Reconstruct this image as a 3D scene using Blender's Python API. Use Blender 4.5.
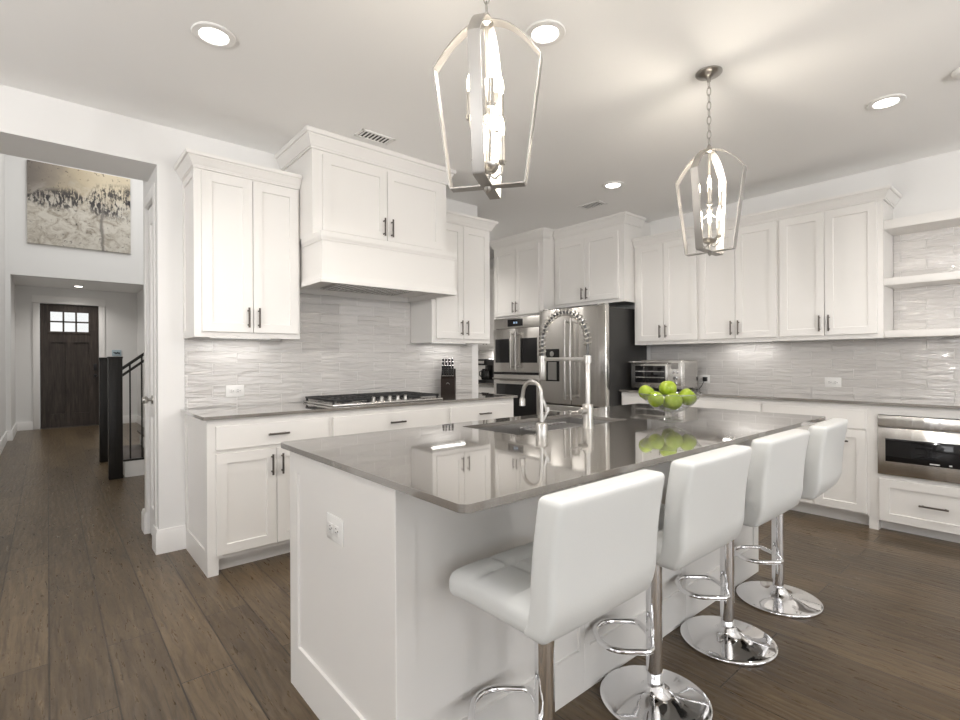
import bpy, bmesh, math, random
from mathutils import Vector, Matrix

# ------------------------------------------------------------------ scene, camera, world, light, exposure
for o in list(bpy.data.objects):
    bpy.data.objects.remove(o, do_unlink=True)
SC = bpy.context.scene
COL = SC.collection
PI = math.pi
rnd = random.Random(7)

F_PX, YAW, ROLL, CAM_H = 504.345, 49.401, -0.288, 1.226
cam_data = bpy.data.cameras.new('camera')
cam_data.sensor_fit = 'HORIZONTAL'
cam_data.sensor_width = 36.0
cam_data.lens = F_PX / 960 * 36.0
cam_data.clip_start = 0.02
cam = bpy.data.objects.new('camera', cam_data)
COL.objects.link(cam)
a, r = math.radians(YAW), math.radians(ROLL)
fwd = Vector((math.cos(a), math.sin(a), 0))
rgt = Vector((math.sin(a), -math.cos(a), 0))
up = Vector((0, 0, 1))
r2 = rgt * math.cos(r) + up * math.sin(r)
u2 = -rgt * math.sin(r) + up * math.cos(r)
m = Matrix((r2, u2, -fwd)).transposed().to_4x4()
m.translation = Vector((0, 0, CAM_H))
cam.matrix_world = m
SC.camera = cam

SC.view_settings.view_transform = 'Standard'
SC.view_settings.look = 'None'
SC.view_settings.gamma = 1.0
SC.view_settings.use_curve_mapping = False
SC.view_settings.exposure = -0.07
try:
    SC.cycles.use_denoising = True
    SC.cycles.max_bounces = 10
    SC.cycles.diffuse_bounces = 6
    SC.cycles.glossy_bounces = 5
    SC.cycles.transmission_bounces = 8
    SC.cycles.transparent_max_bounces = 8
    SC.cycles.caustics_reflective = False
    SC.cycles.caustics_refractive = False
    SC.cycles.sample_clamp_indirect = 8.0
except Exception:
    pass

world = bpy.data.worlds.new('daylight_sky')
SC.world = world
world.use_nodes = True
bg = world.node_tree.nodes['Background']
bg.inputs[0].default_value = (1.0, 1.0, 1.0, 1)
bg.inputs[1].default_value = 1.2


def area_light(name, loc, direction, sx, sy, power, color=(1, 1, 1), spread=180):
    d = bpy.data.lights.new(name, 'AREA')
    d.shape = 'RECTANGLE'
    d.size, d.size_y = sx, sy
    d.energy = power
    d.color = color
    d.spread = math.radians(spread)
    o = bpy.data.objects.new(name, d)
    COL.objects.link(o)
    o.location = loc
    o.rotation_euler = Vector(direction).to_track_quat('-Z', 'Y').to_euler()
    return o


# daylight through the windows behind the camera (outside the openings)
WIN_DAY = (0.97, 0.98, 1.0)
for wx in (-2.6, 0.2, 3.0):
    area_light('window_daylight', (wx, -4.5, 1.4), (0, 1, 0.5), 2.1, 1.9, 52, WIN_DAY)
for wy in (-1.8, 1.3):
    area_light('window_daylight', (-5.5, wy, 1.4), (1, 0, 0.5), 2.0, 1.9, 45, WIN_DAY)
# fill lamp added high under the foyer ceiling; no window is built there
area_light('added_foyer_fill', (1.3, 7.8, 5.35), (0, 0, -1), 2.6, 4.5, 115, (1, 0.99, 0.97))


# ------------------------------------------------------------------ mesh helpers
def newbm():
    return bmesh.new()


def box(bm, x0, x1, y0, y1, z0, z1, bev=0.0, seg=2, M=None):
    ret = bmesh.ops.create_cube(bm, size=1.0)
    vs = ret['verts']
    for v in vs:
        v.co = Vector((x0 + (v.co.x + .5) * (x1 - x0), y0 + (v.co.y + .5) * (y1 - y0), z0 + (v.co.z + .5) * (z1 - z0)))
    if bev > 0:
        es = list({e for v in vs for e in v.link_edges})
        r_ = bmesh.ops.bevel(bm, geom=es, offset=bev, segments=seg, profile=0.5, affect='EDGES')
        vs = list({v for f in r_['faces'] for v in f.verts} | {v for v in vs if v.is_valid})
    if M is not None:
        bmesh.ops.transform(bm, matrix=M, verts=[v for v in vs if v.is_valid])
    return vs


def tube(bm, pts, rad, seg=10, closed=False, caps=True):
    pts = [Vector(p) for p in pts]
    n = len(pts)
    rads = rad if isinstance(rad, (list, tuple)) else [rad] * n
    rings = []
    prev = None
    for i in range(n):
        if closed:
            t = pts[(i + 1) % n] - pts[(i - 1) % n]
        else:
            t = pts[min(i + 1, n - 1)] - pts[max(i - 1, 0)]
        t.normalize()
        if prev is None:
            ref = Vector((0, 0, 1)) if abs(t.z) < .9 else Vector((1, 0, 0))
            nrm = (ref - t * ref.dot(t)).normalized()
        else:
            nrm = prev - t * prev.dot(t)
            if nrm.length < 1e-6:
                ref = Vector((0, 0, 1)) if abs(t.z) < .9 else Vector((1, 0, 0))
                nrm = ref - t * ref.dot(t)
            nrm.normalize()
        prev = nrm
        b = t.cross(nrm)
        rings.append([bm.verts.new(pts[i] + (nrm * math.cos(2 * PI * k / seg) + b * math.sin(2 * PI * k / seg)) * rads[i]) for k in range(seg)])
    m_ = n if closed else n - 1
    for i in range(m_):
        A, B = rings[i], rings[(i + 1) % n]
        for k in range(seg):
            bm.faces.new((A[k], A[(k + 1) % seg], B[(k + 1) % seg], B[k]))
    if caps and not closed:
        bm.faces.new(list(reversed(rings[0])))
        bm.faces.new(rings[-1])


def lathe(bm, prof, c=(0, 0, 0), seg=32, M=None):
    """profile [(radius, z)]; radius 0 makes a pole"""
    c = Vector(c)
    rings = []
    allv = []
    for (rr, z) in prof:
        if rr < 1e-6:
            v = [bm.verts.new(c + Vector((0, 0, z)))]
        else:
            v = [bm.verts.new(c + Vector((rr * math.cos(2 * PI * k / seg), rr * math.sin(2 * PI * k / seg), z))) for k in range(seg)]
        rings.append(v)
        allv += v
    for A, B in zip(rings[:-1], rings[1:]):
        for k in range(seg):
            k2 = (k + 1) % seg
            if len(A) == 1 and len(B) == 1:
                continue
            if len(A) == 1:
                bm.faces.new((A[0], B[k2], B[k]))
            elif len(B) == 1:
                bm.faces.new((A[k], A[k2], B[0]))
            else:
                bm.faces.new((A[k], A[k2], B[k2], B[k]))
    if M is not None:
        bmesh.ops.transform(bm, matrix=M, verts=allv)
    return allv


def sweep(bm, path, prof, caps=True):
    """mitred sweep of a closed profile [(outward, z)] along a plan path [(x, y)]; outward is to the right of travel"""
    n = len(path)
    rings = []
    for i, p in enumerate(path):
        p = Vector(p)
        dirs = []
        if i > 0:
            dirs.append((p - Vector(path[i - 1])).normalized())
        if i < n - 1:
            dirs.append((Vector(path[i + 1]) - p).normalized())
        norms = [Vector((d.y, -d.x)) for d in dirs]
        if len(norms) == 2:
            s = norms[0] + norms[1]
            off = s / (1 + norms[0].dot(norms[1]))
        else:
            off = norms[0]
        rings.append([bm.verts.new((p.x + off.x * o, p.y + off.y * o, z)) for (o, z) in prof])
    k = len(prof)
    for A, B in zip(rings[:-1], rings[1:]):
        for j in range(k):
            bm.faces.new((A[j], B[j], B[(j + 1) % k], A[(j + 1) % k]))
    if caps:
        bm.faces.new(rings[0])
        bm.faces.new(list(reversed(rings[-1])))


def prism(bm, poly, axis, a0, a1):
    """extrude polygon (list of 2-tuples) along axis 'x','y','z'"""
    def P(p, t):
        if axis == 'x':
            return (t, p[0], p[1])
        if axis == 'y':
            return (p[0], t, p[1])
        return (p[0], p[1], t)
    A = [bm.verts.new(P(p, a0)) for p in poly]
    B = [bm.verts.new(P(p, a1)) for p in poly]
    bm.faces.new(A)
    bm.faces.new(list(reversed(B)))
    n = len(poly)
    for i in range(n):
        bm.faces.new((A[i], B[i], B[(i + 1) % n], A[(i + 1) % n]))


def panel(bm, O, U, V, w, h, t, rail=0.057, rec=0.009, rails=None):
    """shaker panel: origin O (corner, on the front plane), unit vectors U, V across; front faces U x V; thickness t"""
    O, U, V = Vector(O), Vector(U), Vector(V)
    N = U.cross(V)
    rl, rr_, rb, rt = rails if rails else (rail,) * 4

    def ring(i, d, rl=0, rr_=0, rb=0, rt=0):
        return [bm.verts.new(O + U * (i + rl) + V * (i + rb) + N * d), bm.verts.new(O + U * (w - i - rr_) + V * (i + rb) + N * d),
                bm.verts.new(O + U * (w - i - rr_) + V * (h - i - rt) + N * d), bm.verts.new(O + U * (i + rl) + V * (h - i - rt) + N * d)]
    R = [ring(0, -t), ring(0, -.0015), ring(.0015, 0)]
    if rail or rails:
        R += [ring(0, 0, rl, rr_, rb, rt), ring(.0025, -rec, rl, rr_, rb, rt)]
    for A, B in zip(R[:-1], R[1:]):
        for k in range(4):
            bm.faces.new((A[k], A[(k + 1) % 4], B[(k + 1) % 4], B[k]))
    bm.faces.new(list(reversed(R[0])))
    bm.faces.new(R[-1])


def roundbox(bm, hx, hy, hz, rad, nx, ny, nz, fn=None):
    def axis(h, n):
        k = 4
        edge = [h - rad + rad * math.sin(PI / 2 * i / k) for i in range(1, k + 1)]
        mid = [-(h - rad) + 2 * (h - rad) * i / n for i in range(n + 1)]
        return [-e for e in reversed(edge)] + mid + edge
    X, Y, Z = axis(hx, nx), axis(hy, ny), axis(hz, nz)
    cache = {}
    inner = Vector((hx - rad, hy - rad, hz - rad))

    def vert(x, y, z):
        key = (round(x, 6), round(y, 6), round(z, 6))
        if key not in cache:
            p = Vector(key)
            c = Vector((max(-inner.x, min(inner.x, p.x)), max(-inner.y, min(inner.y, p.y)), max(-inner.z, min(inner.z, p.z))))
            d = p - c
            if d.length > 1e-9:
                # cube-to-sphere direction for the corner pieces
                p = c + d.normalized() * rad
            if fn:
                p = fn(p)
            cache[key] = bm.verts.new(p)
        return cache[key]

    def face(*vs):
        vv = [vert(*q) for q in vs]
        if len(set(vv)) == 4:
            bm.faces.new(vv)
    for i in range(len(X) - 1):
        for j in range(len(Y) - 1):
            x0, x1, y0, y1 = X[i], X[i + 1], Y[j], Y[j + 1]
            face((x0, y0, hz), (x1, y0, hz), (x1, y1, hz), (x0, y1, hz))
            face((x0, y1, -hz), (x1, y1, -hz), (x1, y0, -hz), (x0, y0, -hz))
    for i in range(len(X) - 1):
        for k in range(len(Z) - 1):
            x0, x1, z0, z1 = X[i], X[i + 1], Z[k], Z[k + 1]
            face((x0, -hy, z0), (x1, -hy, z0), (x1, -hy, z1), (x0, -hy, z1))
            face((x1, hy, z0), (x0, hy, z0), (x0, hy, z1), (x1, hy, z1))
    for j in range(len(Y) - 1):
        for k in range(len(Z) - 1):
            y0, y1, z0, z1 = Y[j], Y[j + 1], Z[k], Z[k + 1]
            face((-hx, y1, z0), (-hx, y0, z0), (-hx, y0, z1), (-hx, y1, z1))
            face((hx, y0, z0), (hx, y1, z0), (hx, y1, z1), (hx, y0, z1))


def obj(name, bm, mat, parent=None, smooth=35, recalc=True):
    if recalc:
        bmesh.ops.recalc_face_normals(bm, faces=bm.faces[:])
    me = bpy.data.meshes.new(name)
    bm.to_mesh(me)
    bm.free()
    if smooth:
        me.polygons.foreach_set('use_smooth', [True] * len(me.polygons))
        me.set_sharp_from_angle(angle=math.radians(smooth))
    mats = mat if isinstance(mat, (list, tuple)) else [mat]
    for mm in mats:
        me.materials.append(mm)
    o = bpy.data.objects.new(name, me)
    COL.objects.link(o)
    if parent is not None:
        o.parent = parent
    return o


def tag(o, label, cat, group=None):
    o['label'] = label
    o['category'] = cat
    if group:
        o['group'] = group
    return o


def thing(name, label, cat, loc=(0, 0, 0), rotz=0.0, group=None):
    o = bpy.data.objects.new(name, None)
    o.empty_display_size = 0.1
    COL.objects.link(o)
    o.location = loc
    o.rotation_euler = (0, 0, rotz)
    return tag(o, label, cat, group)


def struct(name, bm, mat, parent=None, smooth=35):
    o = obj(name, bm, mat, parent, smooth)
    if parent is None:
        o['kind'] = 'structure'
    return o


def dup(root, loc=None, rotz=None, label=None, rot=None):
    rr_ = root.copy()
    COL.objects.link(rr_)
    if loc is not None:
        rr_.location = loc
    if rotz is not None:
        rr_.rotation_euler = (0, 0, rotz)
    if rot is not None:
        rr_.rotation_euler = rot
    if label:
        rr_['label'] = label
    for ch in list(root.children):
        c = ch.copy()
        COL.objects.link(c)
        c.parent = rr_
        for g in list(ch.children):
            d = g.copy()
            COL.objects.link(d)
            d.parent = c
    return rr_


# ------------------------------------------------------------------ materials
def mat(name, color=(.8, .8, .8), rough=.5, metal=0.0, spec=.5, coat=0.0, trans=0.0, ior=1.45, emit=None, estr=0.0):
    m_ = bpy.data.materials.new(name)
    m_.use_nodes = True
    b = m_.node_tree.nodes['Principled BSDF']
    b.inputs['Base Color'].default_value = (*color, 1)
    b.inputs['Roughness'].default_value = rough
    b.inputs['Metallic'].default_value = metal
    b.inputs['Specular IOR Level'].default_value = spec
    b.inputs['Coat Weight'].default_value = coat
    b.inputs['Transmission Weight'].default_value = trans
    b.inputs['IOR'].default_value = ior
    if emit:
        b.inputs['Emission Color'].default_value = (*emit, 1)
        b.inputs['Emission Strength'].default_value = estr
    return m_


class NT:
    def __init__(s, m_):
        s.t = m_.node_tree
        s.b = s.t.nodes['Principled BSDF']

    def n(s, typ, **k):
        nd = s.t.nodes.new('ShaderNode' + typ)
        for kk, v in k.items():
            if kk in nd.bl_rna.properties:
                setattr(nd, kk, v)
            else:
                nd.inputs[kk.replace('_', ' ')].default_value = v
        return nd

    def l(s, a_, b_):
        s.t.links.new(a_, b_)

    def coords(s, order, scale=(1, 1, 1), kind='Object'):
        """object coordinates reordered, e.g. 'yxz', then scaled"""
        tc = s.n('TexCoord')
        sp = s.n('SeparateXYZ')
        s.l(tc.outputs[kind], sp.inputs[0])
        cb = s.n('CombineXYZ')
        for i, ch in enumerate(order):
            if ch != '0':
                mu = s.n('Math', operation='MULTIPLY')
                mu.inputs[1].default_value = scale[i]
                s.l(sp.outputs['xyz'.index(ch)], mu.inputs[0])
                s.l(mu.outputs[0], cb.inputs[i])
        return cb.outputs[0]

    def noise(s, vec, scale, detail=3, rough=.5, dist=0.0):
        nd = s.n('TexNoise')
        nd.inputs['Scale'].default_value = scale
        nd.inputs['Detail'].default_value = detail
        nd.inputs['Roughness'].default_value = rough
        nd.inputs['Distortion'].default_value = dist
        s.l(vec, nd.inputs['Vector'])
        return nd.outputs['Fac']

    def ramp(s, fac, stops):
        nd = s.n('ValToRGB')
        el = nd.color_ramp.elements
        while len(el) < len(stops):
            el.new(.5)
        for e, (p, c) in zip(el, stops):
            e.position = p
            e.color = (*c, 1) if len(c) == 3 else c
        s.l(fac, nd.inputs[0])
        return nd.outputs[0]

    def mix(s, fac, a_, b_, blend='MIX'):
        nd = s.n('MixRGB', blend_type=blend)
        for i, v in enumerate((fac, a_, b_)):
            if isinstance(v, (int, float)):
                nd.inputs[i].default_value = v
            elif isinstance(v, tuple):
                nd.inputs[i].default_value = (*v, 1)
            else:
                s.l(v, nd.inputs[i])
        return nd.outputs[0]

    def math(s, op, a_, b_=0.0):
        nd = s.n('Math', operation=op)
        for i, v in enumerate((a_, b_)):
            if isinstance(v, (int, float)):
                nd.inputs[i].default_value = v
            else:
                s.l(v, nd.inputs[i])
        return nd.outputs[0]

    def bump(s, h, strength=.2, dist=.01):
        nd = s.n('Bump')
        nd.inputs['Strength'].default_value = strength
        nd.inputs['Distance'].default_value = dist
        s.l(h, nd.inputs['Height'])
        s.l(nd.outputs[0], s.b.inputs['Normal'])


def g(v):  # grey helper
    return (v, v, v)


M = {}
M['wall'] = mat('wall_paint', (.78, .775, .765), .75, spec=.25)
M['ceiling'] = mat('ceiling_paint', (.92, .918, .91), .9, spec=.1)
for k in ('wall', 'ceiling'):
    nt = NT(M[k])
    nt.bump(nt.noise(nt.coords('xyz'), 220, 2), .06, .002)
M['cab'] = mat('cabinet_white_paint', (.785, .77, .747), .34, spec=.4)
nt = NT(M['cab'])
nt.bump(nt.noise(nt.coords('xyz'), 90, 2), .02, .001)
M['trim'] = mat('trim_white_paint', (.82, .81, .795), .35, spec=.4)

# floor: hand-scraped dark planks running along y
M['floor'] = mat('wood_planks', rough=.3, spec=.4)
nt = NT(M['floor'])
v = nt.coords('yx0')
br = nt.n('TexBrick', offset=.37, offset_frequency=2, squash=1.0)
br.inputs['Color1'].default_value = (*g(0.0), 1)
br.inputs['Color2'].default_value = (*g(1.0), 1)
br.inputs['Mortar'].default_value = (*g(0.5), 1)
br.inputs['Scale'].default_value = 1.0
br.inputs['Mortar Size'].default_value = .0034
br.inputs['Mortar Smooth'].default_value = .3
br.inputs['Brick Width'].default_value = 1.35
br.inputs['Row Height'].default_value = .19
nt.l(v, br.inputs['Vector'])
grain_v = nt.coords('xy0', (9, 1.1, 1))
ofs = nt.n('VectorMath', operation='ADD')
nt.l(grain_v, ofs.inputs[0])
sc_ = nt.n('VectorMath', operation='SCALE')
nt.l(br.outputs['Color'], sc_.inputs[0])
sc_.inputs['Scale'].default_value = 13.0
nt.l(sc_.outputs[0], ofs.inputs[1])
gr = nt.noise(ofs.outputs[0], 2.2, 8, .62, .9)
gr2 = nt.noise(ofs.outputs[0], 9, 5, .6, .4)
base = nt.ramp(gr, [(.28, (.052, .035, .020)), (.5, (.112, .078, .045)), (.75, (.192, .140, .083))])
tone = nt.mix(.45, base, nt.mix(br.outputs['Color'], (.055, .038, .022), (.182, .131, .078)))
streak = nt.noise(nt.coords('xy0', (85, 3.2, 1)), 1.0, 4, .7, .3)
tone = nt.mix(nt.ramp(streak, [(.34, g(.5)), (.50, g(0))]), tone, (.022, .014, .009))
wav = nt.n('TexWave', wave_type='BANDS', bands_direction='X')
wav.inputs['Scale'].default_value = 5.0
wav.inputs['Distortion'].default_value = 9.0
wav.inputs['Detail'].default_value = 2.0
wav.inputs['Detail Scale'].default_value = 1.2
wo = nt.n('VectorMath', operation='ADD')
nt.l(nt.coords('xy0', (1.6, .55, 1)), wo.inputs[0])
nt.l(sc_.outputs[0], wo.inputs[1])
nt.l(wo.outputs[0], wav.inputs['Vector'])
tone = nt.mix(nt.ramp(wav.outputs['Fac'], [(.0, g(.24)), (.22, g(0))]), tone, (.020, .013, .009))
col = nt.mix(nt.math('MULTIPLY', br.outputs['Fac'], .8), tone, (.014, .010, .008))
nt.l(col, nt.b.inputs['Base Color'])
rg = nt.math('ADD', nt.math('MULTIPLY', gr2, .20), .20)
nt.l(rg, nt.b.inputs['Roughness'])
scr = nt.noise(nt.coords('xy0', (6, 2.2, 1)), 4.5, 3, .5, .8)
h = nt.math('SUBTRACT', nt.math('ADD', nt.math('ADD', nt.math('MULTIPLY', scr, .7), nt.math('MULTIPLY', wav.outputs['Fac'], .35)), nt.math('MULTIPLY', gr2, .25)), nt.math('MULTIPLY', br.outputs['Fac'], .5))
nt.bump(h, .26, .007)


def tile_mat(name, order, du, dv):
    m_ = mat(name, (.62, .61, .60), .12, spec=.6)
    t = NT(m_)
    ad = t.n('VectorMath', operation='ADD')
    t.l(t.coords(order), ad.inputs[0])
    ad.inputs[1].default_value = (du, dv, 0)
    vv = ad.outputs[0]
    b = t.n('TexBrick', offset=.5, offset_frequency=2)
    b.inputs['Color1'].default_value = (.58, .562, .545, 1)
    b.inputs['Color2'].default_value = (.64, .622, .604, 1)
    b.inputs['Mortar'].default_value = (.78, .765, .745, 1)
    b.inputs['Scale'].default_value = 1.0
    b.inputs['Mortar Size'].default_value = .0021
    b.inputs['Mortar Smooth'].default_value = .2
    b.inputs['Brick Width'].default_value = .305
    b.inputs['Row Height'].default_value = .0762
    t.l(vv, b.inputs['Vector'])
    t.l(b.outputs['Color'], t.b.inputs['Base Color'])
    sh = t.n('VectorMath', operation='ADD')
    s2 = t.n('VectorMath', operation='SCALE')
    s2.inputs['Scale'].default_value = 40
    t.l(b.outputs['Color'], s2.inputs[0])
    t.l(t.coords(order, (4.5, 30, 1)), sh.inputs[0])
    t.l(s2.outputs[0], sh.inputs[1])
    w = t.noise(sh.outputs[0], 1.0, 2, .5, .6)
    hh = t.math('SUBTRACT', w, t.math('MULTIPLY', b.outputs['Fac'], .45))
    t.bump(hh, 1.0, .012)
    r_ = t.math('ADD', t.math('MULTIPLY', b.outputs['Fac'], .5), .06)
    t.l(r_, t.b.inputs['Roughness'])
    return m_


M['tile_x'] = tile_mat('wavy_tile_along_x', 'xz0', .065, .006)
M['tile_y'] = tile_mat('wavy_tile_along_y', 'yz0', -.0875, .006)

M['quartz'] = mat('grey_quartz', rough=.06, spec=1.0, coat=1.0)
M['quartz'].node_tree.nodes['Principled BSDF'].inputs['Coat IOR'].default_value = 2.0
nt = NT(M['quartz'])
q1 = nt.noise(nt.coords('xyz'), 420, 2)
nt.l(nt.ramp(q1, [(.35, (.165, .150, .132)), (.6, (.19, .174, .155)), (.72, (.22, .202, .182))]), nt.b.inputs['Base Color'])

M['steel'] = mat('brushed_stainless', (.72, .70, .67), .2, metal=1)
nt = NT(M['steel'])
s1 = nt.noise(nt.coords('xyz', (5, 5, .25)), 2.0, 2)
s2_ = nt.noise(nt.coords('xyz', (3, 3, 600)), 1.0, 1)
nt.bump(nt.math('ADD', s1, nt.math('MULTIPLY', s2_, .012)), .25, .03)
nt.l(nt.math('ADD', nt.math('MULTIPLY', s2_, .12), .16), nt.b.inputs['Roughness'])
M['steel_plain'] = mat('satin_steel', (.62, .61, .59), .24, metal=1)
M['steel_dark'] = mat('sink_steel', (.42, .41, .40), .38, metal=1)
M['chrome'] = mat('chrome', (.86, .86, .87), .05, metal=1)
M['nickel'] = mat('brushed_nickel', (.46, .445, .42), .30, metal=1)
M['nickel_bar'] = mat('polished_nickel_bar', (.45, .435, .415), .38, metal=1)
M['hose'] = mat('grey_hose', (.10, .10, .10), .5)
M['bronze'] = mat('dark_bronze', (.12, .105, .095), .35, metal=1)
M['black'] = mat('black_plastic', (.015, .015, .016), .3)
M['black_matte'] = mat('black_cast_iron', (.02, .02, .021), .55)
M['black_glass'] = mat('black_glass', (.008, .008, .009), .05, spec=.6)
M['fridge_side'] = mat('dark_grey_fridge_side', (.035, .034, .033), .35, spec=.5)
M['leather'] = mat('white_leatherette', (.665, .675, .665), .36, spec=.45)
nt = NT(M['leather'])
nt.bump(nt.noise(nt.coords('xyz'), 160, 3, .6), .10, .002)


def thin_glass(name, tint, rough, k):
    m_ = bpy.data.materials.new(name)
    m_.use_nodes = True
    t = m_.node_tree
    t.nodes.clear()
    out = t.nodes.new('ShaderNodeOutputMaterial')
    mx = t.nodes.new('ShaderNodeMixShader')
    tr_ = t.nodes.new('ShaderNodeBsdfTransparent')
    gl = t.nodes.new('ShaderNodeBsdfGlossy')
    lw = t.nodes.new('ShaderNodeLayerWeight')
    lw.inputs['Blend'].default_value = k
    tr_.inputs[0].default_value = (*tint, 1)
    gl.inputs['Roughness'].default_value = rough
    pw = t.nodes.new('ShaderNodeMath')
    pw.operation = 'POWER'
    pw.inputs[1].default_value = 3.0
    ml = t.nodes.new('ShaderNodeMath')
    ml.operation = 'MULTIPLY_ADD'
    ml.inputs[1].default_value = .8
    ml.inputs[2].default_value = .09
    t.links.new(lw.outputs['Facing'], pw.inputs[0])
    t.links.new(pw.outputs[0], ml.inputs[0])
    t.links.new(ml.outputs[0], mx.inputs[0])
    t.links.new(tr_.outputs[0], mx.inputs[1])
    t.links.new(gl.outputs[0], mx.inputs[2])
    t.links.new(mx.outputs[0], out.inputs[0])
    return m_


M['glass'] = thin_glass('clear_glass', (.96, .97, .965), .02, .35)
M['glass_rim'] = thin_glass('polished_glass_rim', (.85, .87, .865), .03, .6)
M['plastic_white'] = mat('white_plastic', (.82, .815, .80), .3)
M['slot'] = mat('dark_slot', (.02, .02, .02), .6)
M['bulb'] = mat('lit_candle_bulb', (1, .95, .85), .3, emit=(1.0, .86, .66), estr=11)
M['downlight'] = mat('lit_downlight_lens', (1, 1, 1), .3, emit=(1.0, .95, .88), estr=16)
M['led'] = mat('lit_display', (.05, .06, .08), .3, emit=(.55, .75, 1.0), estr=.9)
M['ledstrip'] = mat('lit_under_cabinet_lens', (1, 1, 1), .3, emit=(1.0, .97, .92), estr=1.2)

M['dark_wood'] = mat('dark_stained_wood', rough=.42, spec=.4)
nt = NT(M['dark_wood'])
w1 = nt.noise(nt.coords('xyz', (14, 14, 1.0)), 2.2, 6, .65, 1.0)
nt.l(nt.ramp(w1, [(.3, (.024, .018, .015)), (.55, (.056, .044, .037)), (.8, (.10, .08, .066))]), nt.b.inputs['Base Color'])
M['newel'] = mat('espresso_wood', rough=.4, spec=.4)
nt = NT(M['newel'])
w1 = nt.noise(nt.coords('xyz', (20, 20, 1.4)), 2.5, 5, .6)
nt.l(nt.ramp(w1, [(.3, (.010, .009, .008)), (.7, (.024, .021, .019))]), nt.b.inputs['Base Color'])
M['block_wood'] = mat('knife_block_wood', (.022, .015, .012), .6, spec=.2)
M['tread'] = mat('stair_tread_wood', (.05, .036, .028), .4)

M['apple'] = mat('green_apple_skin', rough=.25, spec=.5)
nt = NT(M['apple'])
a1 = nt.noise(nt.coords('xyz', (1, 1, .6)), 26, 4, .6)
a2 = nt.noise(nt.coords('xyz'), 170, 1)
c_ = nt.ramp(a1, [(.25, (.175, .26, .011)), (.55, (.27, .365, .024)), (.8, (.40, .45, .06))])
c_ = nt.mix(nt.ramp(a2, [(.66, g(0)), (.74, g(.6))]), c_, (.62, .66, .25))
nt.l(c_, nt.b.inputs['Base Color'])
nt.b.inputs['Subsurface Weight'].default_value = .0
M['stem'] = mat('apple_stem', (.07, .045, .02), .7)

# abstract canvas
M['canvas'] = mat('abstract_painting', rough=.55, spec=.3)
nt = NT(M['canvas'])
tc = nt.n('TexCoord')
sp = nt.n('SeparateXYZ')
nt.l(tc.outputs['Generated'], sp.inputs[0])
gx, gz = sp.outputs[0], sp.outputs[2]
wv = nt.coords('xz0', (1, 1, 1), 'Generated')
n_big = nt.noise(wv, 4.5, 5, .6, .8)
n_str = nt.noise(nt.coords('xz0', (15, 4.4, 1), 'Generated'), 2.6, 6, .68, .5)
n_fin = nt.noise(nt.coords('xz0', (26, 22, 1), 'Generated'), 1.0, 4, .65)
n_wash = nt.noise(wv, 9, 5, .7, 1.2)
c0 = nt.ramp(n_wash, [(.30, (.26, .23, .19)), (.44, (.48, .44, .38)), (.55, (.62, .59, .53)), (.7, (.66, .63, .57))])
top = nt.math('MULTIPLY', nt.math('SUBTRACT', gz, nt.math('ADD', .42, nt.math('MULTIPLY', gx, .10))), 4.2)
top = nt.math('MULTIPLY', top, nt.math('ADD', n_big, .25))
topc = nt.ramp(nt.math('ADD', gx, nt.math('MULTIPLY', n_big, .3)), [(.2, (.20, .175, .155)), (.42, (.30, .26, .21)), (.6, (.46, .39, .28)), (.85, (.62, .54, .40))])
cl = nt.n('Clamp')
nt.l(top, cl.inputs[0])
c1 = nt.mix(cl.outputs[0], c0, topc)
band = nt.math('ABSOLUTE', nt.math('SUBTRACT', gz, nt.math('ADD', .55, nt.math('MULTIPLY', gx, .12))))
wid = nt.ramp(gx, [(.02, g(.05)), (.12, g(.13)), (.42, g(.17)), (.54, g(.03)), (.63, g(.24)), (.97, g(.26))])
bandm = nt.ramp(nt.math('DIVIDE', band, wid), [(.0, g(1)), (.6, g(.9)), (1.0, g(0))])
dark = nt.ramp(nt.math('MULTIPLY', n_str, nt.math('ADD', n_big, .55)), [(.47, g(0)), (.56, g(1))])
c2 = nt.mix(nt.math('MULTIPLY', bandm, dark), c1, (.045, .042, .045))
spk = nt.ramp(n_fin, [(.60, g(0)), (.64, g(.9))])
c3 = nt.mix(nt.math('MULTIPLY', spk, nt.ramp(n_big, [(.42, g(0)), (.55, g(1))])), c2, (.07, .06, .055))
tr = nt.math('ABSOLUTE', nt.math('SUBTRACT', gx, nt.math('ADD', .705, nt.math('MULTIPLY', nt.math('SUBTRACT', n_big, .5), .06))))
trm = nt.math('MULTIPLY', nt.ramp(tr, [(.008, g(.85)), (.022, g(0))]), nt.ramp(gz, [(.02, g(1)), (.42, g(1)), (.62, g(0))]))
c4 = nt.mix(trm, c3, (.20, .185, .17))
nt.l(c4, nt.b.inputs['Base Color'])
M['plaque'] = mat('pale_blue_plaque', (.42, .52, .58), .5)
M['ink'] = mat('dark_ink', (.03, .04, .05), .6)
# frosted door light
M['frost'] = thin_glass('door_lite_glass', (.96, .97, .97), .1, .3)

# ------------------------------------------------------------------ setting
CEIL = 2.743
YW = 3.785        # cooktop wall
XW = 5.062        # appliance wall
bm = newbm()
box(bm, -5.0, 5.4, -4.0, 12.6, -.06, 0)
struct('floor', bm, M['floor'])
bm = newbm()
box(bm, -5.0, 5.3, -4.0, YW, CEIL, CEIL + .1)
box(bm, 3.10, 5.3, YW, 6.4, CEIL, CEIL + .1)
struct('ceiling', bm, M['ceiling'])
OPX0, OPX1, OPZ = -.52, .535, 2.485
bm = newbm()
box(bm, OPX1, 3.22, YW, YW + .12, 0, CEIL)                 # cooktop wall
box(bm, -5.0, OPX0, YW, YW + .40, 0, CEIL)
box(bm, OPX0, OPX1, YW, YW + .40, OPZ, CEIL)               # header over the opening
box(bm, OPX0 - .2, 3.1, YW + .28, YW + .40, CEIL + .1, 5.5)
struct('wall_back', bm, M['wall'])
bm = newbm()
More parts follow.
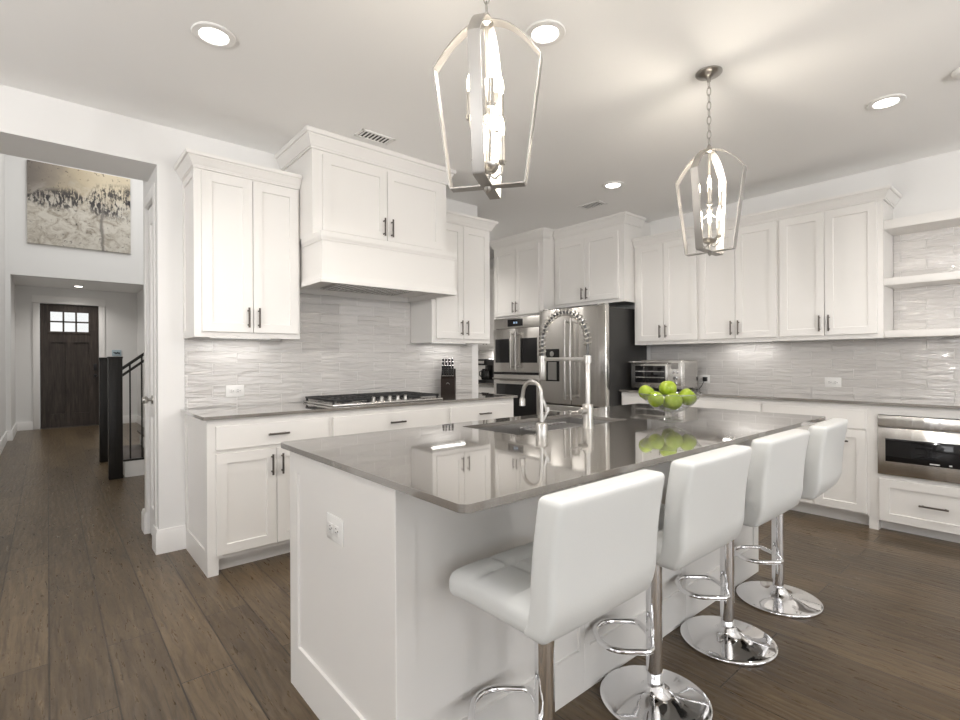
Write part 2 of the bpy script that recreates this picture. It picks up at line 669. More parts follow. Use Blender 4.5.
box(bm, OPX1, OPX1 + .06, YW + .12, 3.93, 0, CEIL + .1)             # closet side wall with its door opening
box(bm, OPX1, OPX1 + .06, 4.27, 4.40, 0, CEIL + .1)
box(bm, OPX1, OPX1 + .06, 3.93, 4.27, 2.31, CEIL + .1)
box(bm, OPX1 + .06, 3.1, 4.32, 4.40, 0, CEIL + .1)
box(bm, OPX1, 3.1, 4.18, 4.40, CEIL + .1, 5.5)
box(bm, OPX1 + .5, OPX1 + .56, YW + .12, 4.32, 0, 2.743)
struct('wall_closet', bm, M['wall'])
bm = newbm()
box(bm, XW, XW + .12, -4.0, 6.4, 0, CEIL)
struct('wall_right', bm, M['wall'])
bm = newbm()
box(bm, 3.10, 3.22, YW + .12, 6.4, 0, 5.5)
box(bm, 3.22, XW, 6.3, 6.4, 0, CEIL)
box(bm, 3.10, 3.22, 6.4, 10.8, 0, 5.5)
struct('wall_nook', bm, M['wall'])
bm = newbm()
box(bm, -.62, -.50, YW + .40, 12.25, 0, 5.5)
struct('wall_foyer', bm, M['wall'])
VZ = 2.61
bm = newbm()
box(bm, -.50, 1.375, 10.8, 10.95, VZ, 5.5)
box(bm, 1.375, 3.22, 10.8, 10.95, 0, 5.5)
box(bm, -.50, -.44, 10.8, 12.25, 0, VZ)
box(bm, 1.375, 1.47, 10.95, 12.25, 0, VZ)
DX0, DX1, DZ = -.11, .755, 2.31
box(bm, -.62, DX0 - .0, 12.25, 12.40, 0, VZ)
box(bm, DX1, 1.47, 12.25, 12.40, 0, VZ)
box(bm, DX0, DX1, 12.25, 12.40, DZ, VZ)
struct('wall_entry', bm, M['wall'])
bm = newbm()
box(bm, -.5, 1.47, 10.95, 12.4, VZ, VZ + .1)
box(bm, -.62, 3.22, 4.18, 10.95, 5.5, 5.6)
struct('ceiling_foyer', bm, M['ceiling'])
# far side of the living area, with its windows
bm = newbm()
xs = [-5.0, -3.65, -1.55, -.85, 1.25, 1.95, 4.05, 5.2]
for i in range(0, 7, 2):
    box(bm, xs[i], xs[i + 1], -4.0, -3.88, 0, CEIL)
for i in range(1, 6, 2):
    box(bm, xs[i], xs[i + 1], -4.0, -3.88, 0, .5)
    box(bm, xs[i], xs[i + 1], -4.0, -3.88, 2.5, CEIL)
struct('wall_front', bm, M['wall'])
bm = newbm()
ys = [-4.0, -2.85, -.75, .25, 2.35, 4.2]
for i in range(0, 5, 2):
    box(bm, -5.0, -4.88, ys[i], ys[i + 1], 0, CEIL)
for i in (1, 3):
    box(bm, -5.0, -4.88, ys[i], ys[i + 1], 0, .5)
    box(bm, -5.0, -4.88, ys[i], ys[i + 1], 2.5, CEIL)
struct('wall_left', bm, M['wall'])
for n_, i in enumerate((1, 3, 5)):
    bm = newbm()
    x0, x1 = xs[i], xs[i + 1]
    for q in (x0, (x0 + x1) / 2 - .025, x1 - .05):
        box(bm, q, q + .05, -3.97, -3.92, .5, 2.5)
    for z in (.5, 1.47, 2.45):
        box(bm, x0, x1, -3.965, -3.925, z, z + .05)
    struct('window_%d' % (n_ + 1), bm, M['trim'])
for n_, i in enumerate((1, 3)):
    bm = newbm()
    y0, y1 = ys[i], ys[i + 1]
    for q in (y0, (y0 + y1) / 2 - .025, y1 - .05):
        box(bm, -4.97, -4.92, q, q + .05, .5, 2.5)
    for z in (.5, 1.47, 2.45):
        box(bm, -4.965, -4.925, y0, y1, z, z + .05)
    struct('window_%d' % (n_ + 4), bm, M['trim'])

BB = [(0, 0), (.019, 0), (.019, .125), (.015, .138), (.012, .152), (0, .152)]
bm = newbm()
sweep(bm, [(OPX1, 3.925), (OPX1, YW), (.684, YW)][::1], [(o, z) for o, z in BB])
struct('baseboard_jamb', bm, M['trim'])
bm = newbm()
sweep(bm, [(.60, 4.40), (OPX1, 4.40), (OPX1, 4.275)], BB)
struct('baseboard_closet', bm, M['trim'])
bm = newbm()
sweep(bm, [(-.50, 10.8), (-.50, 4.3)][::-1], BB)
sweep(bm, [(-.50, 10.8), (-.44, 10.8), (-.44, 12.25), (DX0 - .1, 12.25)], BB)
struct('baseboard_left', bm, M['trim'])
bm = newbm()
sweep(bm, [(DX1 + .1, 12.25), (1.375, 12.25), (1.375, 10.8), (3.09, 10.8)], BB)
struct('baseboard_entry', bm, M['trim'])

# front door with casing
bm = newbm()
cw = .095
box(bm, DX0 - cw, DX0, 12.225, 12.25, 0, DZ, .004)
box(bm, DX1, DX1 + cw, 12.225, 12.25, 0, DZ, .004)
box(bm, DX0 - cw - .01, DX1 + cw + .01, 12.22, 12.25, DZ, DZ + .14, .004)
struct('trim_1', bm, M['trim'])
bm = newbm()
W_ = DX1 - DX0
y0 = 12.28
gx0, gx1, gz0, gz1 = .04, .60, 1.80, 2.165
box(bm, DX0 + .002, gx0, y0, y0 + .045, .01, DZ - .003)
box(bm, gx1, DX1 - .002, y0, y0 + .045, .01, DZ - .003)
box(bm, gx0, gx1, y0, y0 + .045, gz1, DZ - .003)
box(bm, gx0, gx1, y0, y0 + .045, 1.60, gz0)
box(bm, gx0, gx1, y0, y0 + .045, .01, .26)
xm = (gx0 + gx1) / 2
box(bm, xm - .065, xm + .065, y0, y0 + .045, .26, 1.60)
for (a0, a1) in ((gx0, xm - .065), (xm + .065, gx1)):
    box(bm, a0, a1, y0 + .024, y0 + .038, .26, 1.60)
for k in (1, 2):
    q = gx0 + (gx1 - gx0) * k / 3
    box(bm, q - .014, q + .014, y0 + .004, y0 + .041, gz0, gz1)
box(bm, gx0, gx1, y0 + .004, y0 + .041, (gz0 + gz1) / 2 - .014, (gz0 + gz1) / 2 + .014)
box(bm, gx0 - .03, gx1 + .03, y0 - .012, y0, 1.755, 1.795, .003)
door = struct('door_1', bm, M['dark_wood'])
bm = newbm()
box(bm, gx0, gx1, y0 + .02, y0 + .026, gz0, gz1)
obj('glass_lites', bm, M['frost'], door)
bm = newbm()
box(bm, .672, .728, y0 - .02, y0, 1.06, 1.19, .006)
obj('keypad_lock', bm, M['black'], door)
bm = newbm()
lathe(bm, [(0, -.06), (.026, -.055), (.03, -.04), (.018, -.025), (.012, -.01), (.032, -.008), (.032, 0)], seg=16, M=Matrix.Translation((.70, y0, .96)) @ Matrix.Rotation(-PI / 2, 4, 'X'))
obj('door_knob', bm, M['black'], door)
bm = newbm()
box(bm, DX0, DX1, 12.252, 12.36, 0, .012)
struct('trim_2', bm, M['bronze'])

# closet door in the passage side wall, faces -x
bm = newbm()
DYa, DYb, DZc = 3.934, 4.266, 2.304
panel(bm, (OPX1 + .012, DYb, .012), (0, -1, 0), (0, 0, 1), DYb - DYa, .90, .035, rails=(.09, .09, .2, .07), rec=.012)
panel(bm, (OPX1 + .012, DYb, .912), (0, -1, 0), (0, 0, 1), DYb - DYa, DZc - .914, .035, rails=(.09, .09, .07, .12), rec=.012)
cd = struct('door_2', bm, M['trim'])
bm = newbm()
lathe(bm, [(0, .062), (.018, .060), (.027, .048), (.024, .034), (.010, .024), (.010, .010), (.028, .008), (.030, 0)], seg=20, M=Matrix.Translation((OPX1 + .012, 4.10, .965)) @ Matrix.Rotation(-PI / 2, 4, 'Y'))
obj('door_knob', bm, M['nickel'], cd)
bm = newbm()
box(bm, OPX1 - .008, OPX1, 4.275, 4.345, .155, 2.39, .003)
box(bm, OPX1 - .008, OPX1, 3.865, 3.925, .155, 2.39, .003)
box(bm, OPX1 - .008, OPX1, 3.925, 4.275, 2.315, 2.39, .003)
struct('trim_3', bm, M['trim'])

# ------------------------------------------------------------------ tile
bm = newbm()
box(bm, .684, 3.132, YW - .010, YW - .0005, .9155, 1.374)
box(bm, 1.327, 2.430, YW - .010, YW - .0005, 1.374, 1.745)
tag(obj('tile_backsplash', bm, M['tile_x'], smooth=0), 'glossy wavy grey tile backsplash behind the gas cooktop', 'backsplash', 'wavy tile backsplashes')
bm = newbm()
box(bm, XW - .010, XW - .0005, .10, 3.0, .9155, 1.376)
tag(obj('tile_backsplash', bm, M['tile_y'], smooth=0), 'grey tile backsplash above the long right hand counter', 'backsplash', 'wavy tile backsplashes')
bm = newbm()
box(bm, XW - .010, XW - .0005, .10, .893, 1.377, 2.252)
tag(obj('tile_backsplash', bm, M['tile_y'], smooth=0), 'glossy grey tile panel on the wall behind the open shelves', 'backsplash', 'wavy tile backsplashes')
bm = newbm()
box(bm, XW - .010, XW - .0005, 4.81, 6.25, .9155, 1.374)
tag(obj('tile_backsplash', bm, M['tile_y'], smooth=0), 'sliver of tile backsplash behind the black coffee maker in the nook', 'backsplash', 'wavy tile backsplashes')

# ------------------------------------------------------------------ cabinets
CROWN = [(0, 2.405), (.013, 2.405), (.013, 2.416), (.019, 2.416), (.019, 2.422), (.023, 2.427), (.030, 2.441), (.041, 2.459), (.045, 2.464), (.045, 2.469), (.055, 2.470), (.060, 2.477), (.060, 2.492), (0, 2.492)]


def crown_profile(ztop, drop=.10, out=.058):
    k = drop / .087
    return [(o * out / .060, ztop - (2.492 - z) * k) for o, z in CROWN]


def bar_handle(parent, x, z, y, length=.128, vertical=True, r_=.0063):
    """bar pull standing off the front plane at depth y (front is -y)"""
    b = newbm()
    L = length / 2
    if vertical:
        tube(b, [(x, y - .028, z - L), (x, y - .028, z + L)], r_, 8)
        for s in (-1, 1):
            tube(b, [(x, y, z + s * (L - .018)), (x, y - .028, z + s * (L - .018))], r_ * .8, 8)
    else:
        tube(b, [(x - L, y - .028, z), (x + L, y - .028, z)], r_, 8)
        for s in (-1, 1):
            tube(b, [(x + s * (L - .018), y, z), (x + s * (L - .018), y - .028, z)], r_ * .8, 8)
    return obj('handle', b, M['bronze'], parent)


def door_part(root, x0, x1, z0, z1, y=0.0, hx=None, hz=None, vertical=True, name='door', rail=.057, flat=False, t=.02, hl=.128):
    b = newbm()
    panel(b, (x0, y - t, z0), (1, 0, 0), (0, 0, 1), x1 - x0, z1 - z0, t - .001, rail=0 if flat else rail)
    d = obj(name, b, M['cab'], root, smooth=30)
    if hx is not None:
        bar_handle(d, hx, hz, y - t, hl, vertical)
    return d


def upper_cab(label, loc, rot, W, D, z0, z1, doors, ztop=2.492, left_ret=True, right_ret=True, crown_drop=.087, crown_out=.058,
              dz0=None, dz1=None, left_panel=False, group='white shaker wall cabinets', hz=None, crown=True):
    """doors: list of (x0, x1, handle side) in local x; front at y=0 facing -y"""
    t = thing('upper_cabinet', label, 'cabinet', loc, rot, group)
    b = newbm()
    box(b, 0, W, 0, D, z0 + .018, z1)
    box(b, 0, W, 0, .019, z0, z0 + .018)
    box(b, 0, .016, .019, D, z0, z0 + .018)
    box(b, W - .016, W, .019, D, z0, z0 + .018)
    obj('body', b, M['cab'], t)
    dz0 = z0 + .034 if dz0 is None else dz0
    dz1 = z1 - .016 if dz1 is None else dz1
    for (x0, x1, side) in doors:
        hx = x1 - .03 if side == 'r' else x0 + .03
        door_part(t, x0, x1, dz0, dz1, 0, hx, (dz0 + .095) if hz is None else hz)
    if left_panel:
        b = newbm()
        panel(b, (-.0005, D, z0), (0, -1, 0), (0, 0, 1), D, z1 - z0, .0, rail=.05, rec=-.0)
        b.free()
        b = newbm()
        for (ya, yb, za, zb) in ((0, .045, z0, z1), (D - .045, D, z0, z1), (.045, D - .045, z0, z0 + .05), (.045, D - .045, z1 - .05, z1)):
            box(b, -.008, 0, ya, yb, za, zb)
        obj('side_panel', b, M['cab'], t)
    if crown:
        b = newbm()
        path = []
        if left_ret:
            path.append((0, left_ret if isinstance(left_ret, float) else D))
        path += [(0, 0), (W, 0)]
        if right_ret:
            path.append((W, right_ret if isinstance(right_ret, float) else D))
        sweep(b, path, crown_profile(ztop, crown_drop, crown_out))
        box(b, 0, W, 0, D, z1, ztop - .02)
        obj('crown', b, M['cab'], t)
    return t


UB = 1.376
# cooktop wall: faces -y, local = world
YU = 3.455
upper_cab('two-door wall cabinet left of the range hood, beside the hall opening', (.684, YU, 0), 0, .640, YW - YU - .001, UB, 2.41,
          [(.032, .327, 'r'), (.331, .626, 'l')], left_panel=True, right_ret=False)
upper_cab('two-door wall cabinet right of the range hood, above the knife block', (2.434, YU, 0), 0, .649, YW - YU - .001, UB, 2.41,
          [(.038, .3245, 'r'), (.3285, .628, 'l')], left_ret=False)
YH = 3.235
upper_cab('tall-crowned cabinet with two short doors on top of the range hood', (1.3265, YH, 0), 0, 1.099, YW - YH - .001, 2.064, 2.66,
          [(.066, .548, 'r'), (.553, 1.041, 'l')], ztop=2.741, crown_drop=.115, crown_out=.058, dz0=2.095, dz1=2.60, hz=2.185)
# hood box
hood = thing('range_hood', 'white boxed range hood with stepped trim above the gas cooktop', 'range hood', (1.3408, 3.118, 0))
hw, hd = 1.073, YW - 3.118 - .011
b = newbm()
box(b, 0, hw, 0, .02, 1.735, 2.04)
box(b, 0, .02, .02, hd, 1.735, 2.04)
box(b, hw - .02, hw, .02, hd, 1.735, 2.04)
box(b, .02, hw - .02, .02, hd, 1.775, 1.80)
box(b, 0, hw, 0, hd, 2.03, 2.0635)
box(b, .02, hw - .02, hd - .02, hd, 1.735, 1.79)
obj('body', b, M['cab'], hood)
b = newbm()
SIDE = YU - 3.118 - .024
sweep(b, [(-.0, SIDE), (0, 0), (hw, 0), (hw, SIDE)], [(0, 2.006), (.007, 2.006), (.008, 2.018), (.014, 2.026), (.0155, 2.034), (.0155, 2.0630), (0, 2.0630)])
obj('top_trim', b, M['cab'], hood)
b = newbm()
sweep(b, [(-.0, SIDE), (0, 0), (hw, 0), (hw, SIDE)], [(0, 1.733), (.0155, 1.733), (.0155, 1.754), (.013, 1.760), (.008, 1.768), (.007, 1.790), (0, 1.790)])
obj('bottom_trim', b, M['cab'], hood)
b = newbm()
box(b, .22, hw - .22, .10, hd - .10, 1.768, 1.7745, .002)
for k in range(14):
    q = .24 + (hw - .48) * k / 13
    box(b, q - .008, q + .008, .12, hd - .12, 1.764, 1.768)
obj('filter_insert', b, M['steel_plain'], hood)

# right wall: local x -> world -y, local y -> world +x
RR = -PI / 2
XU = 4.730
uD = XW - XU - .001
upper_cab('two-door wall cabinet above the toaster oven, next to the refrigerator', (XU, 2.992, 0), RR, .692, uD, UB, 2.41,
          [(.036, .335, 'r'), (.339, .680, 'l')], left_ret=False, right_ret=False)
upper_cab('middle two-door wall cabinet of the three above the long right counter', (XU, 2.299, 0), RR, .692, uD, UB, 2.41,
          [(.014, .341, 'r'), (.345, .680, 'l')], left_ret=False, right_ret=False)
upper_cab('two-door wall cabinet beside the open tiled shelves', (XU, 1.606, 0), RR, .710, uD, UB, 2.41,
          [(.014, .337, 'r'), (.341, .677, 'l')], left_ret=False)
# cabinet over the fridge and oven tower
XF = 4.55
upper_cab('short two-door cabinet above the stainless refrigerator', (XF, 3.948, 0), RR, .948, XW - XF - .001, 1.83, 2.65,
          [(.035, .455, 'r'), (.459, .885, 'l')], ztop=2.741, crown_drop=.10, dz0=1.868, dz1=2.575, hz=1.955, left_ret=False, right_ret=.33)
XT = 4.36
tw = thing('oven_cabinet', 'tall white cabinet tower that houses the double wall oven', 'cabinet', (XT, 4.80, 0), RR, 'white tall cabinets')
tW, tD = .848, XW - XT - .001
b = newbm()
box(b, 0, .028, 0, tD, 0, 2.65)
box(b, tW - .028, tW, 0, tD, 0, 2.65)
box(b, .028, tW - .028, 0, tD, 1.745, 2.65)
box(b, .028, tW - .028, 0, tD, .09, .36)
box(b, .028, tW - .028, .075, .09, 0, .09)
box(b, .028, tW - .028, tD - .02, tD, .36, 1.745)
obj('body', b, M['cab'], tw)
door_part(tw, .03, .405, 1.772, 2.59, 0, .378, 1.868)
door_part(tw, .409, .79, 1.772, 2.59, 0, .436, 1.868)
door_part(tw, .03, .81, .105, .345, 0, .42, .27, vertical=False, name='drawer')
b = newbm()
sweep(b, [(0, tD), (0, 0), (tW, 0), (tW, XF - XT - .0605)], crown_profile(2.741, .10, .058))
box(b, 0, tW, 0, tD, 2.65, 2.72)
obj('crown', b, M['cab'], tw)

# nook cabinets past the tower on the same wall
upper_cab('narrow wall cabinet glimpsed in the nook beyond the oven tower, over the coffee maker', (XU, 5.90, 0), RR, 1.092, uD, UB, 2.41,
          [(.014, .541, 'r'), (.545, 1.078, 'l')], left_ret=False, right_ret=False)


def base_cab(label, loc, rot, W, D, fronts, left_leg=.055, right_leg=.0, left_panel=False, group='white shaker base cabinets', toe=.09, ztop=.894, plinth=False):
    """fronts: list of (kind, x0, x1, z0, z1, handle) ; handle None or (x, z, vertical)"""
    t = thing('base_cabinet', label, 'cabinet', loc, rot, group)
    b = newbm()
    box(b, 0, W, 0, D, toe, ztop)
    box(b, left_leg, W - right_leg, .075, .09, 0, toe)
    if left_leg:
        box(b, 0, left_leg, 0, D, 0, toe)
    if right_leg:
        box(b, W - right_leg, W, 0, D, 0, toe)
    obj('body', b, M['cab'], t)
    for (kind, x0, x1, z0, z1, h_) in fronts:
        flat = kind == 'slab'
        d = door_part(t, x0, x1, z0, z1, 0, None, None, name='door' if kind == 'door' else 'drawer', flat=flat)
        if h_:
            bar_handle(d, h_[0], h_[1], -.02, .125, h_[2])
    if left_panel:
        b = newbm()
        for (ya, yb, za, zb) in ((0, .06, 0, ztop), (D - .06, D, 0, ztop), (.06, D - .06, 0, .135), (.06, D - .06, ztop - .075, ztop)):
            box(b, -.008, 0, ya, yb, za, zb)
        obj('side_panel', b, M['cab'], t)
    return t


YB = 3.176
bD = YW - YB - .001
base_cab('base cabinet with one drawer over two doors at the hall end of the cooktop run', (.690, YB, 0), 0, .720, bD,
         [('slab', .036, .708, .716, .852, (.380, .784, False)), ('door', .036, .371, .115, .695, (.343, .60, True)), ('door', .375, .708, .115, .695, (.403, .60, True))],
         left_leg=.05, left_panel=True)
base_cab('wide base cabinet under the gas cooktop with a long false drawer front', (1.411, YB, 0), 0, .972, bD,
         [('slab', .020, .955, .716, .852, (.500, .784, False)), ('door', .020, .486, .115, .695, (.458, .60, True)), ('door', .490, .955, .115, .695, (.518, .60, True))],
         left_leg=0)
base_cab('base cabinet under the knife block at the far end of the cooktop run', (2.384, YB, 0), 0, .722, bD,
         [('slab', .020, .690, .716, .852, (.360, .784, False)), ('door', .020, .353, .115, .695, (.325, .60, True)), ('door', .357, .690, .115, .695, (.385, .60, True))],
         left_leg=0, right_leg=.03)
XB = 4.492
rD = XW - XB - .001
base_cab('base cabinet below the toaster oven next to the refrigerator', (XB, 3.000, 0), RR, .676, rD,
         [('slab', .020, .664, .716, .852, (.342, .784, False)), ('door', .020, .340, .105, .695, (.312, .60, True)), ('door', .344, .664, .105, .695, (.372, .60, True))], left_leg=.02)
base_cab('base cabinet behind the far corner of the island, middle of the right hand run', (XB, 2.323, 0), RR, .676, rD,
         [('slab', .012, .664, .716, .852, (.338, .784, False)), ('door', .012, .336, .105, .695, (.308, .60, True)), ('door', .340, .664, .105, .695, (.368, .60, True))], left_leg=0)
base_cab('base cabinet with a horizontal pull on its lower front, beside the drawer microwave', (XB, 1.646, 0), RR, .706, rD,
         [('slab', .008, .694, .712, .848, None), ('door', .008, .365, .105, .700, (.335, .60, True)), ('door', .371, .694, .105, .700, (.532, .617, False))], left_leg=0)
mc = thing('microwave_cabinet', 'white base cabinet framing the drawer microwave, one wide shaker drawer below', 'cabinet', (XB, .939, 0), RR, 'white shaker base cabinets')
mW = .72
b = newbm()
box(b, 0, .055, 0, rD, 0, .894)
box(b, mW - .055, mW, 0, rD, 0, .894)
box(b, .055, mW - .055, 0, rD, .826, .894)
box(b, .055, mW - .055, 0, rD, .07, .405)
box(b, .055, mW - .055, .075, .09, 0, .07)
box(b, .055, mW - .055, rD - .02, rD, .405, .826)
obj('body', b, M['cab'], mc)
door_part(mc, .062, mW - .062, .078, .375, 0, .355, .228, vertical=False, name='drawer', hl=.15)
base_cab('plain base cabinet glimpsed in the nook below the coffee maker', (XB, 5.90, 0), RR, 1.092, rD,
         [('slab', .012, .541, .716, .852, (.28, .784, False)), ('slab', .545, 1.08, .716, .852, (.81, .784, False)),
          ('door', .012, .541, .105, .695, (.51, .60, True)), ('door', .545, 1.08, .105, .695, (.58, .60, True))], left_leg=0)


# ------------------------------------------------------------------ worktops
def slab(bm, outline, z0, z1, hole=None, bev=.004):
    A = [bm.verts.new((x, y, z1)) for x, y in outline]
    es = [bm.edges.new((A[i], A[(i + 1) % len(A)])) for i in range(len(A))]
    if hole:
        H = [bm.verts.new((x, y, z1)) for x, y in hole]
        es += [bm.edges.new((H[i], H[(i + 1) % len(H)])) for i in range(len(H))]
    r_ = bmesh.ops.triangle_fill(bm, use_beauty=True, use_dissolve=False, edges=es)
    faces = [f for f in r_['geom'] if isinstance(f, bmesh.types.BMFace)]
    ex = bmesh.ops.extrude_face_region(bm, geom=faces)
    nv = [v for v in ex['geom'] if isinstance(v, bmesh.types.BMVert)]
    for v in nv:
        v.co.z = z0


def rrect(x0, x1, y0, y1, rad, n=6):
    pts = []
    for (cx, cy, a0) in ((x1 - rad, y1 - rad, 0), (x0 + rad, y1 - rad, 90), (x0 + rad, y0 + rad, 180), (x1 - rad, y0 + rad, 270)):
        for k in range(n + 1):
            q = math.radians(a0 + 90 * k / n)
            pts.append((cx + rad * math.cos(q), cy + rad * math.sin(q)))
    return pts


def bevel_mod(o, w=.003):
    mo = o.modifiers.new('eased_edge', 'BEVEL')
    mo.width = w
    mo.segments = 2
    mo.limit_method = 'ANGLE'
    mo.angle_limit = math.radians(50)


TOP = .914
b = newbm()
slab(b, rrect(.656, 3.130, 3.144, YW - .0005, .006, 2), .8945, TOP)
o = tag(obj('worktop', b, M['quartz']), 'grey quartz worktop carrying the gas cooktop and knife block', 'worktop', 'grey quartz worktops')
bevel_mod(o)
b = newbm()
slab(b, rrect(4.452, XW - .0005, .215, 3.003, .006, 2), .8945, TOP)
o = tag(obj('worktop', b, M['quartz']), 'long grey quartz worktop carrying the toaster oven along the right wall', 'worktop', 'grey quartz worktops')
bevel_mod(o)
b = newbm()
slab(b, rrect(4.452, XW - .0005, 4.806, 5.902, .006, 2), .8945, TOP)
o = tag(obj('worktop', b, M['quartz']), 'short grey worktop under the black coffee maker in the nook', 'worktop', 'grey quartz worktops')
bevel_mod(o)

# island
SX0, SX1, SY0, SY1 = 1.475, 2.275, 1.478, 1.862
b = newbm()
slab(b, rrect(.674, 3.173, .844, 1.980, .026, 8), .8945, TOP, hole=rrect(SX0, SX1, SY0, SY1, .02, 4))
o = tag(obj('island_worktop', b, M['quartz']), 'large grey quartz island top with rounded corners and sink cut-out', 'worktop', 'grey quartz worktops')
bevel_mod(o)

isl = thing('kitchen_island', 'long white panelled kitchen island behind the four bar stools', 'kitchen island', (.70, 1.165, 0))
IW, ID, IH = 2.405, .770, .8942
b = newbm()
box(b, .015, IW - .015, .015, .030, .0, IH)
box(b, .015, IW - .015, ID - .03, ID - .02, .09, IH)
box(b, .015, .030, .03, ID - .02, 0, IH)
box(b, IW - .03, IW - .015, .03, ID - .02, 0, IH)
box(b, .03, IW - .03, .03, ID - .02, .09, .105)
for q in (.0012, IW - .0312):
    box(b, q, q + .03, .0012, .0312, 0, IH)
    box(b, q, q + .03, ID - .0312, ID - .0012, .0, IH)
box(b, .03, IW - .03, ID - .11, ID - .095, 0, .09)
obj('body', b, M['cab'], isl)
# stool side: three recessed panels between stiles
b = newbm()
edges = [0, .80, 1.55, IW]
for i in range(3):
    x0, x1 = edges[i], edges[i + 1]
    panel(b, (x0, 0, 0), (1, 0, 0), (0, 0, 1), x1 - x0, IH, .0145, rails=(.062 if i == 0 else .031, .062 if i == 2 else .031, .16, .09), rec=.008)
obj('back_panel', b, M['cab'], isl, smooth=30)
b = newbm()
panel(b, (-.0008, ID, 0), (0, -1, 0), (0, 0, 1), ID - .001, IH, .0145, rails=(.075, .05, .165, .082), rec=.008)
obj('end_panel', b, M['cab'], isl, smooth=30)
b = newbm()
panel(b, (IW + .0008, .001, 0), (0, 1, 0), (0, 0, 1), ID - .001, IH, .0145, rails=(.05, .075, .165, .082), rec=.008)
obj('end_panel', b, M['cab'], isl, smooth=30)
for i in range(4):                                             # working side fronts
    x0, x1 = .03 + .587 * i, .03 + .587 * (i + 1) - .004
    for nm, za, zb in (('drawer', .716, .855), ('door', .105, .70)):
        b = newbm()
        panel(b, (x1, ID, za), (-1, 0, 0), (0, 0, 1), x1 - x0, zb - za, .0195, rail=.057 if nm == 'door' else 0)
        d = obj(nm, b, M['cab'], isl, smooth=30)
        hb = newbm()
        xc = (x0 + x1) / 2
        zc = .785 if nm == 'drawer' else .66
        tube(hb, [(xc - .07, ID + .028, zc), (xc + .07, ID + .028, zc)], .0055, 8)
        for s in (-.05, .05):
            tube(hb, [(xc + s, ID, zc), (xc + s, ID + .028, zc)], .0045, 8)
        obj('handle', hb, M['bronze'], d)

# sink
snk = thing('kitchen_sink', 'undermount stainless sink basin set into the island top', 'sink', (0, 0, 0))
b = newbm()
x0, x1, y0_, y1_, zf, zt = SX0 - .006, SX1 + .006, SY0 - .006, SY1 + .006, .69, .8942
t_ = .004
box(b, x0, x1, y0_, y1_, zf, zf + t_)
box(b, x0 - t_, x0, y0_ - t_, y1_ + t_, zf, zt)
box(b, x1, x1 + t_, y0_ - t_, y1_ + t_, zf, zt)
box(b, x0, x1, y0_ - t_, y0_, zf, zt)
box(b, x0, x1, y1_, y1_ + t_, zf, zt)
obj('basin', b, M['steel_dark'], snk)
b = newbm()
lathe(b, [(0, .004), (.030, .004), (.045, .001), (.045, 0)], (1.875, 1.72, zf + t_), 24)
obj('drain', b, M['steel_plain'], snk)
b = newbm()
for k in range(13):
    q = 1.86 + .030 * k
    tube(b, [(q, SY0 + .004, .868), (q, SY1 - .004, .868)], .0035, 6)
for q in (SY0 + .008, (SY0 + SY1) / 2, SY1 - .008):
    tube(b, [(1.86, q, .874), (2.22, q, .874)], .0035, 6)
for q in (1.86, 2.22):
    for yy in (SY0 + .008, SY1 - .008):
        tube(b, [(q, yy, .874), (q, yy, .695)], .003, 6)
tag(obj('wire_rack', b, M['chrome']), 'chrome wire rack standing in the right half of the island sink', 'rack')

# ------------------------------------------------------------------ main faucet (faces +y over the sink)
fc = thing('spring_faucet', 'tall brushed nickel spring pull-down faucet at the island sink', 'faucet', (1.867, 1.425, TOP))
fc.scale = (1, 1, .972)
b = newbm()
lathe(b, [(0, 0), (.027, 0), (.027, .004), (.0245, .008), (.0245, .108), (.022, .113), (0, .113)], seg=28)
obj('base', b, M['nickel'], fc)
b = newbm()
lathe(b, [(0, .113), (.0125, .113), (.0125, .33), (.0105, .335), (0, .335)], seg=20)
obj('riser', b, M['nickel'], fc)
RZ, RA, DZ_ = .415, .138, 0
arch = [(0, 0, .335), (0, 0, .37), (0, 0, RZ)]
for k in range(1, 24):
    q = PI - PI * k / 23
    arch.append((0, RA + RA * math.cos(q), RZ + RA * math.sin(q)))
arch += [(0, 2 * RA, RZ - .04), (0, 2 * RA, .325)]
b = newbm()
tube(b, arch, .0065, 10)
obj('hose', b, M['hose'], fc)
# coil spring wound around the hose
cum = [0]
AV = [Vector(p) for p in arch]
for p, q in zip(AV[:-1], AV[1:]):
    cum.append(cum[-1] + (q - p).length)


def along(s):
    for i in range(len(cum) - 1):
        if s <= cum[i + 1] or i == len(cum) - 2:
            f = (s - cum[i]) / max(1e-9, cum[i + 1] - cum[i])
            p = AV[i].lerp(AV[i + 1], min(1, max(0, f)))
            return p, (AV[i + 1] - AV[i]).normalized()


turns, per = 25, 14
pts = []
s0, s1 = .05, cum[-1] - .02
for k in range(turns * per + 1):
    s = s0 + (s1 - s0) * k / (turns * per)
    p, t = along(s)
    nx_ = Vector((1, 0, 0))
    ny_ = t.cross(nx_).normalized()
    an = 2 * PI * k / per
    pts.append(p + (nx_ * math.cos(an) + ny_ * math.sin(an)) * .0155)
b = newbm()
tube(b, pts, .0037, 6)
obj('spring', b, M['nickel'], fc)
b = newbm()
box(b, -.007, .007, .0, 2 * RA, .314, .332, .003)
lathe(b, [(.0185, .305), (.0185, .34), (.014, .34), (.014, .305), (.0185, .305)], seg=20)
lathe(b, [(.0195, .305), (.0195, .34), (.012, .34), (.012, .305), (.0195, .305)], (0, 2 * RA, 0), seg=20)
obj('holder_arm', b, M['nickel'], fc)
b = newbm()
lathe(b, [(0, .215), (.016, .216), (.0185, .222), (.0175, .30), (.012, .325), (0, .326)], (0, 2 * RA, 0), seg=24)
obj('spray_head', b, M['nickel'], fc)
b = newbm()
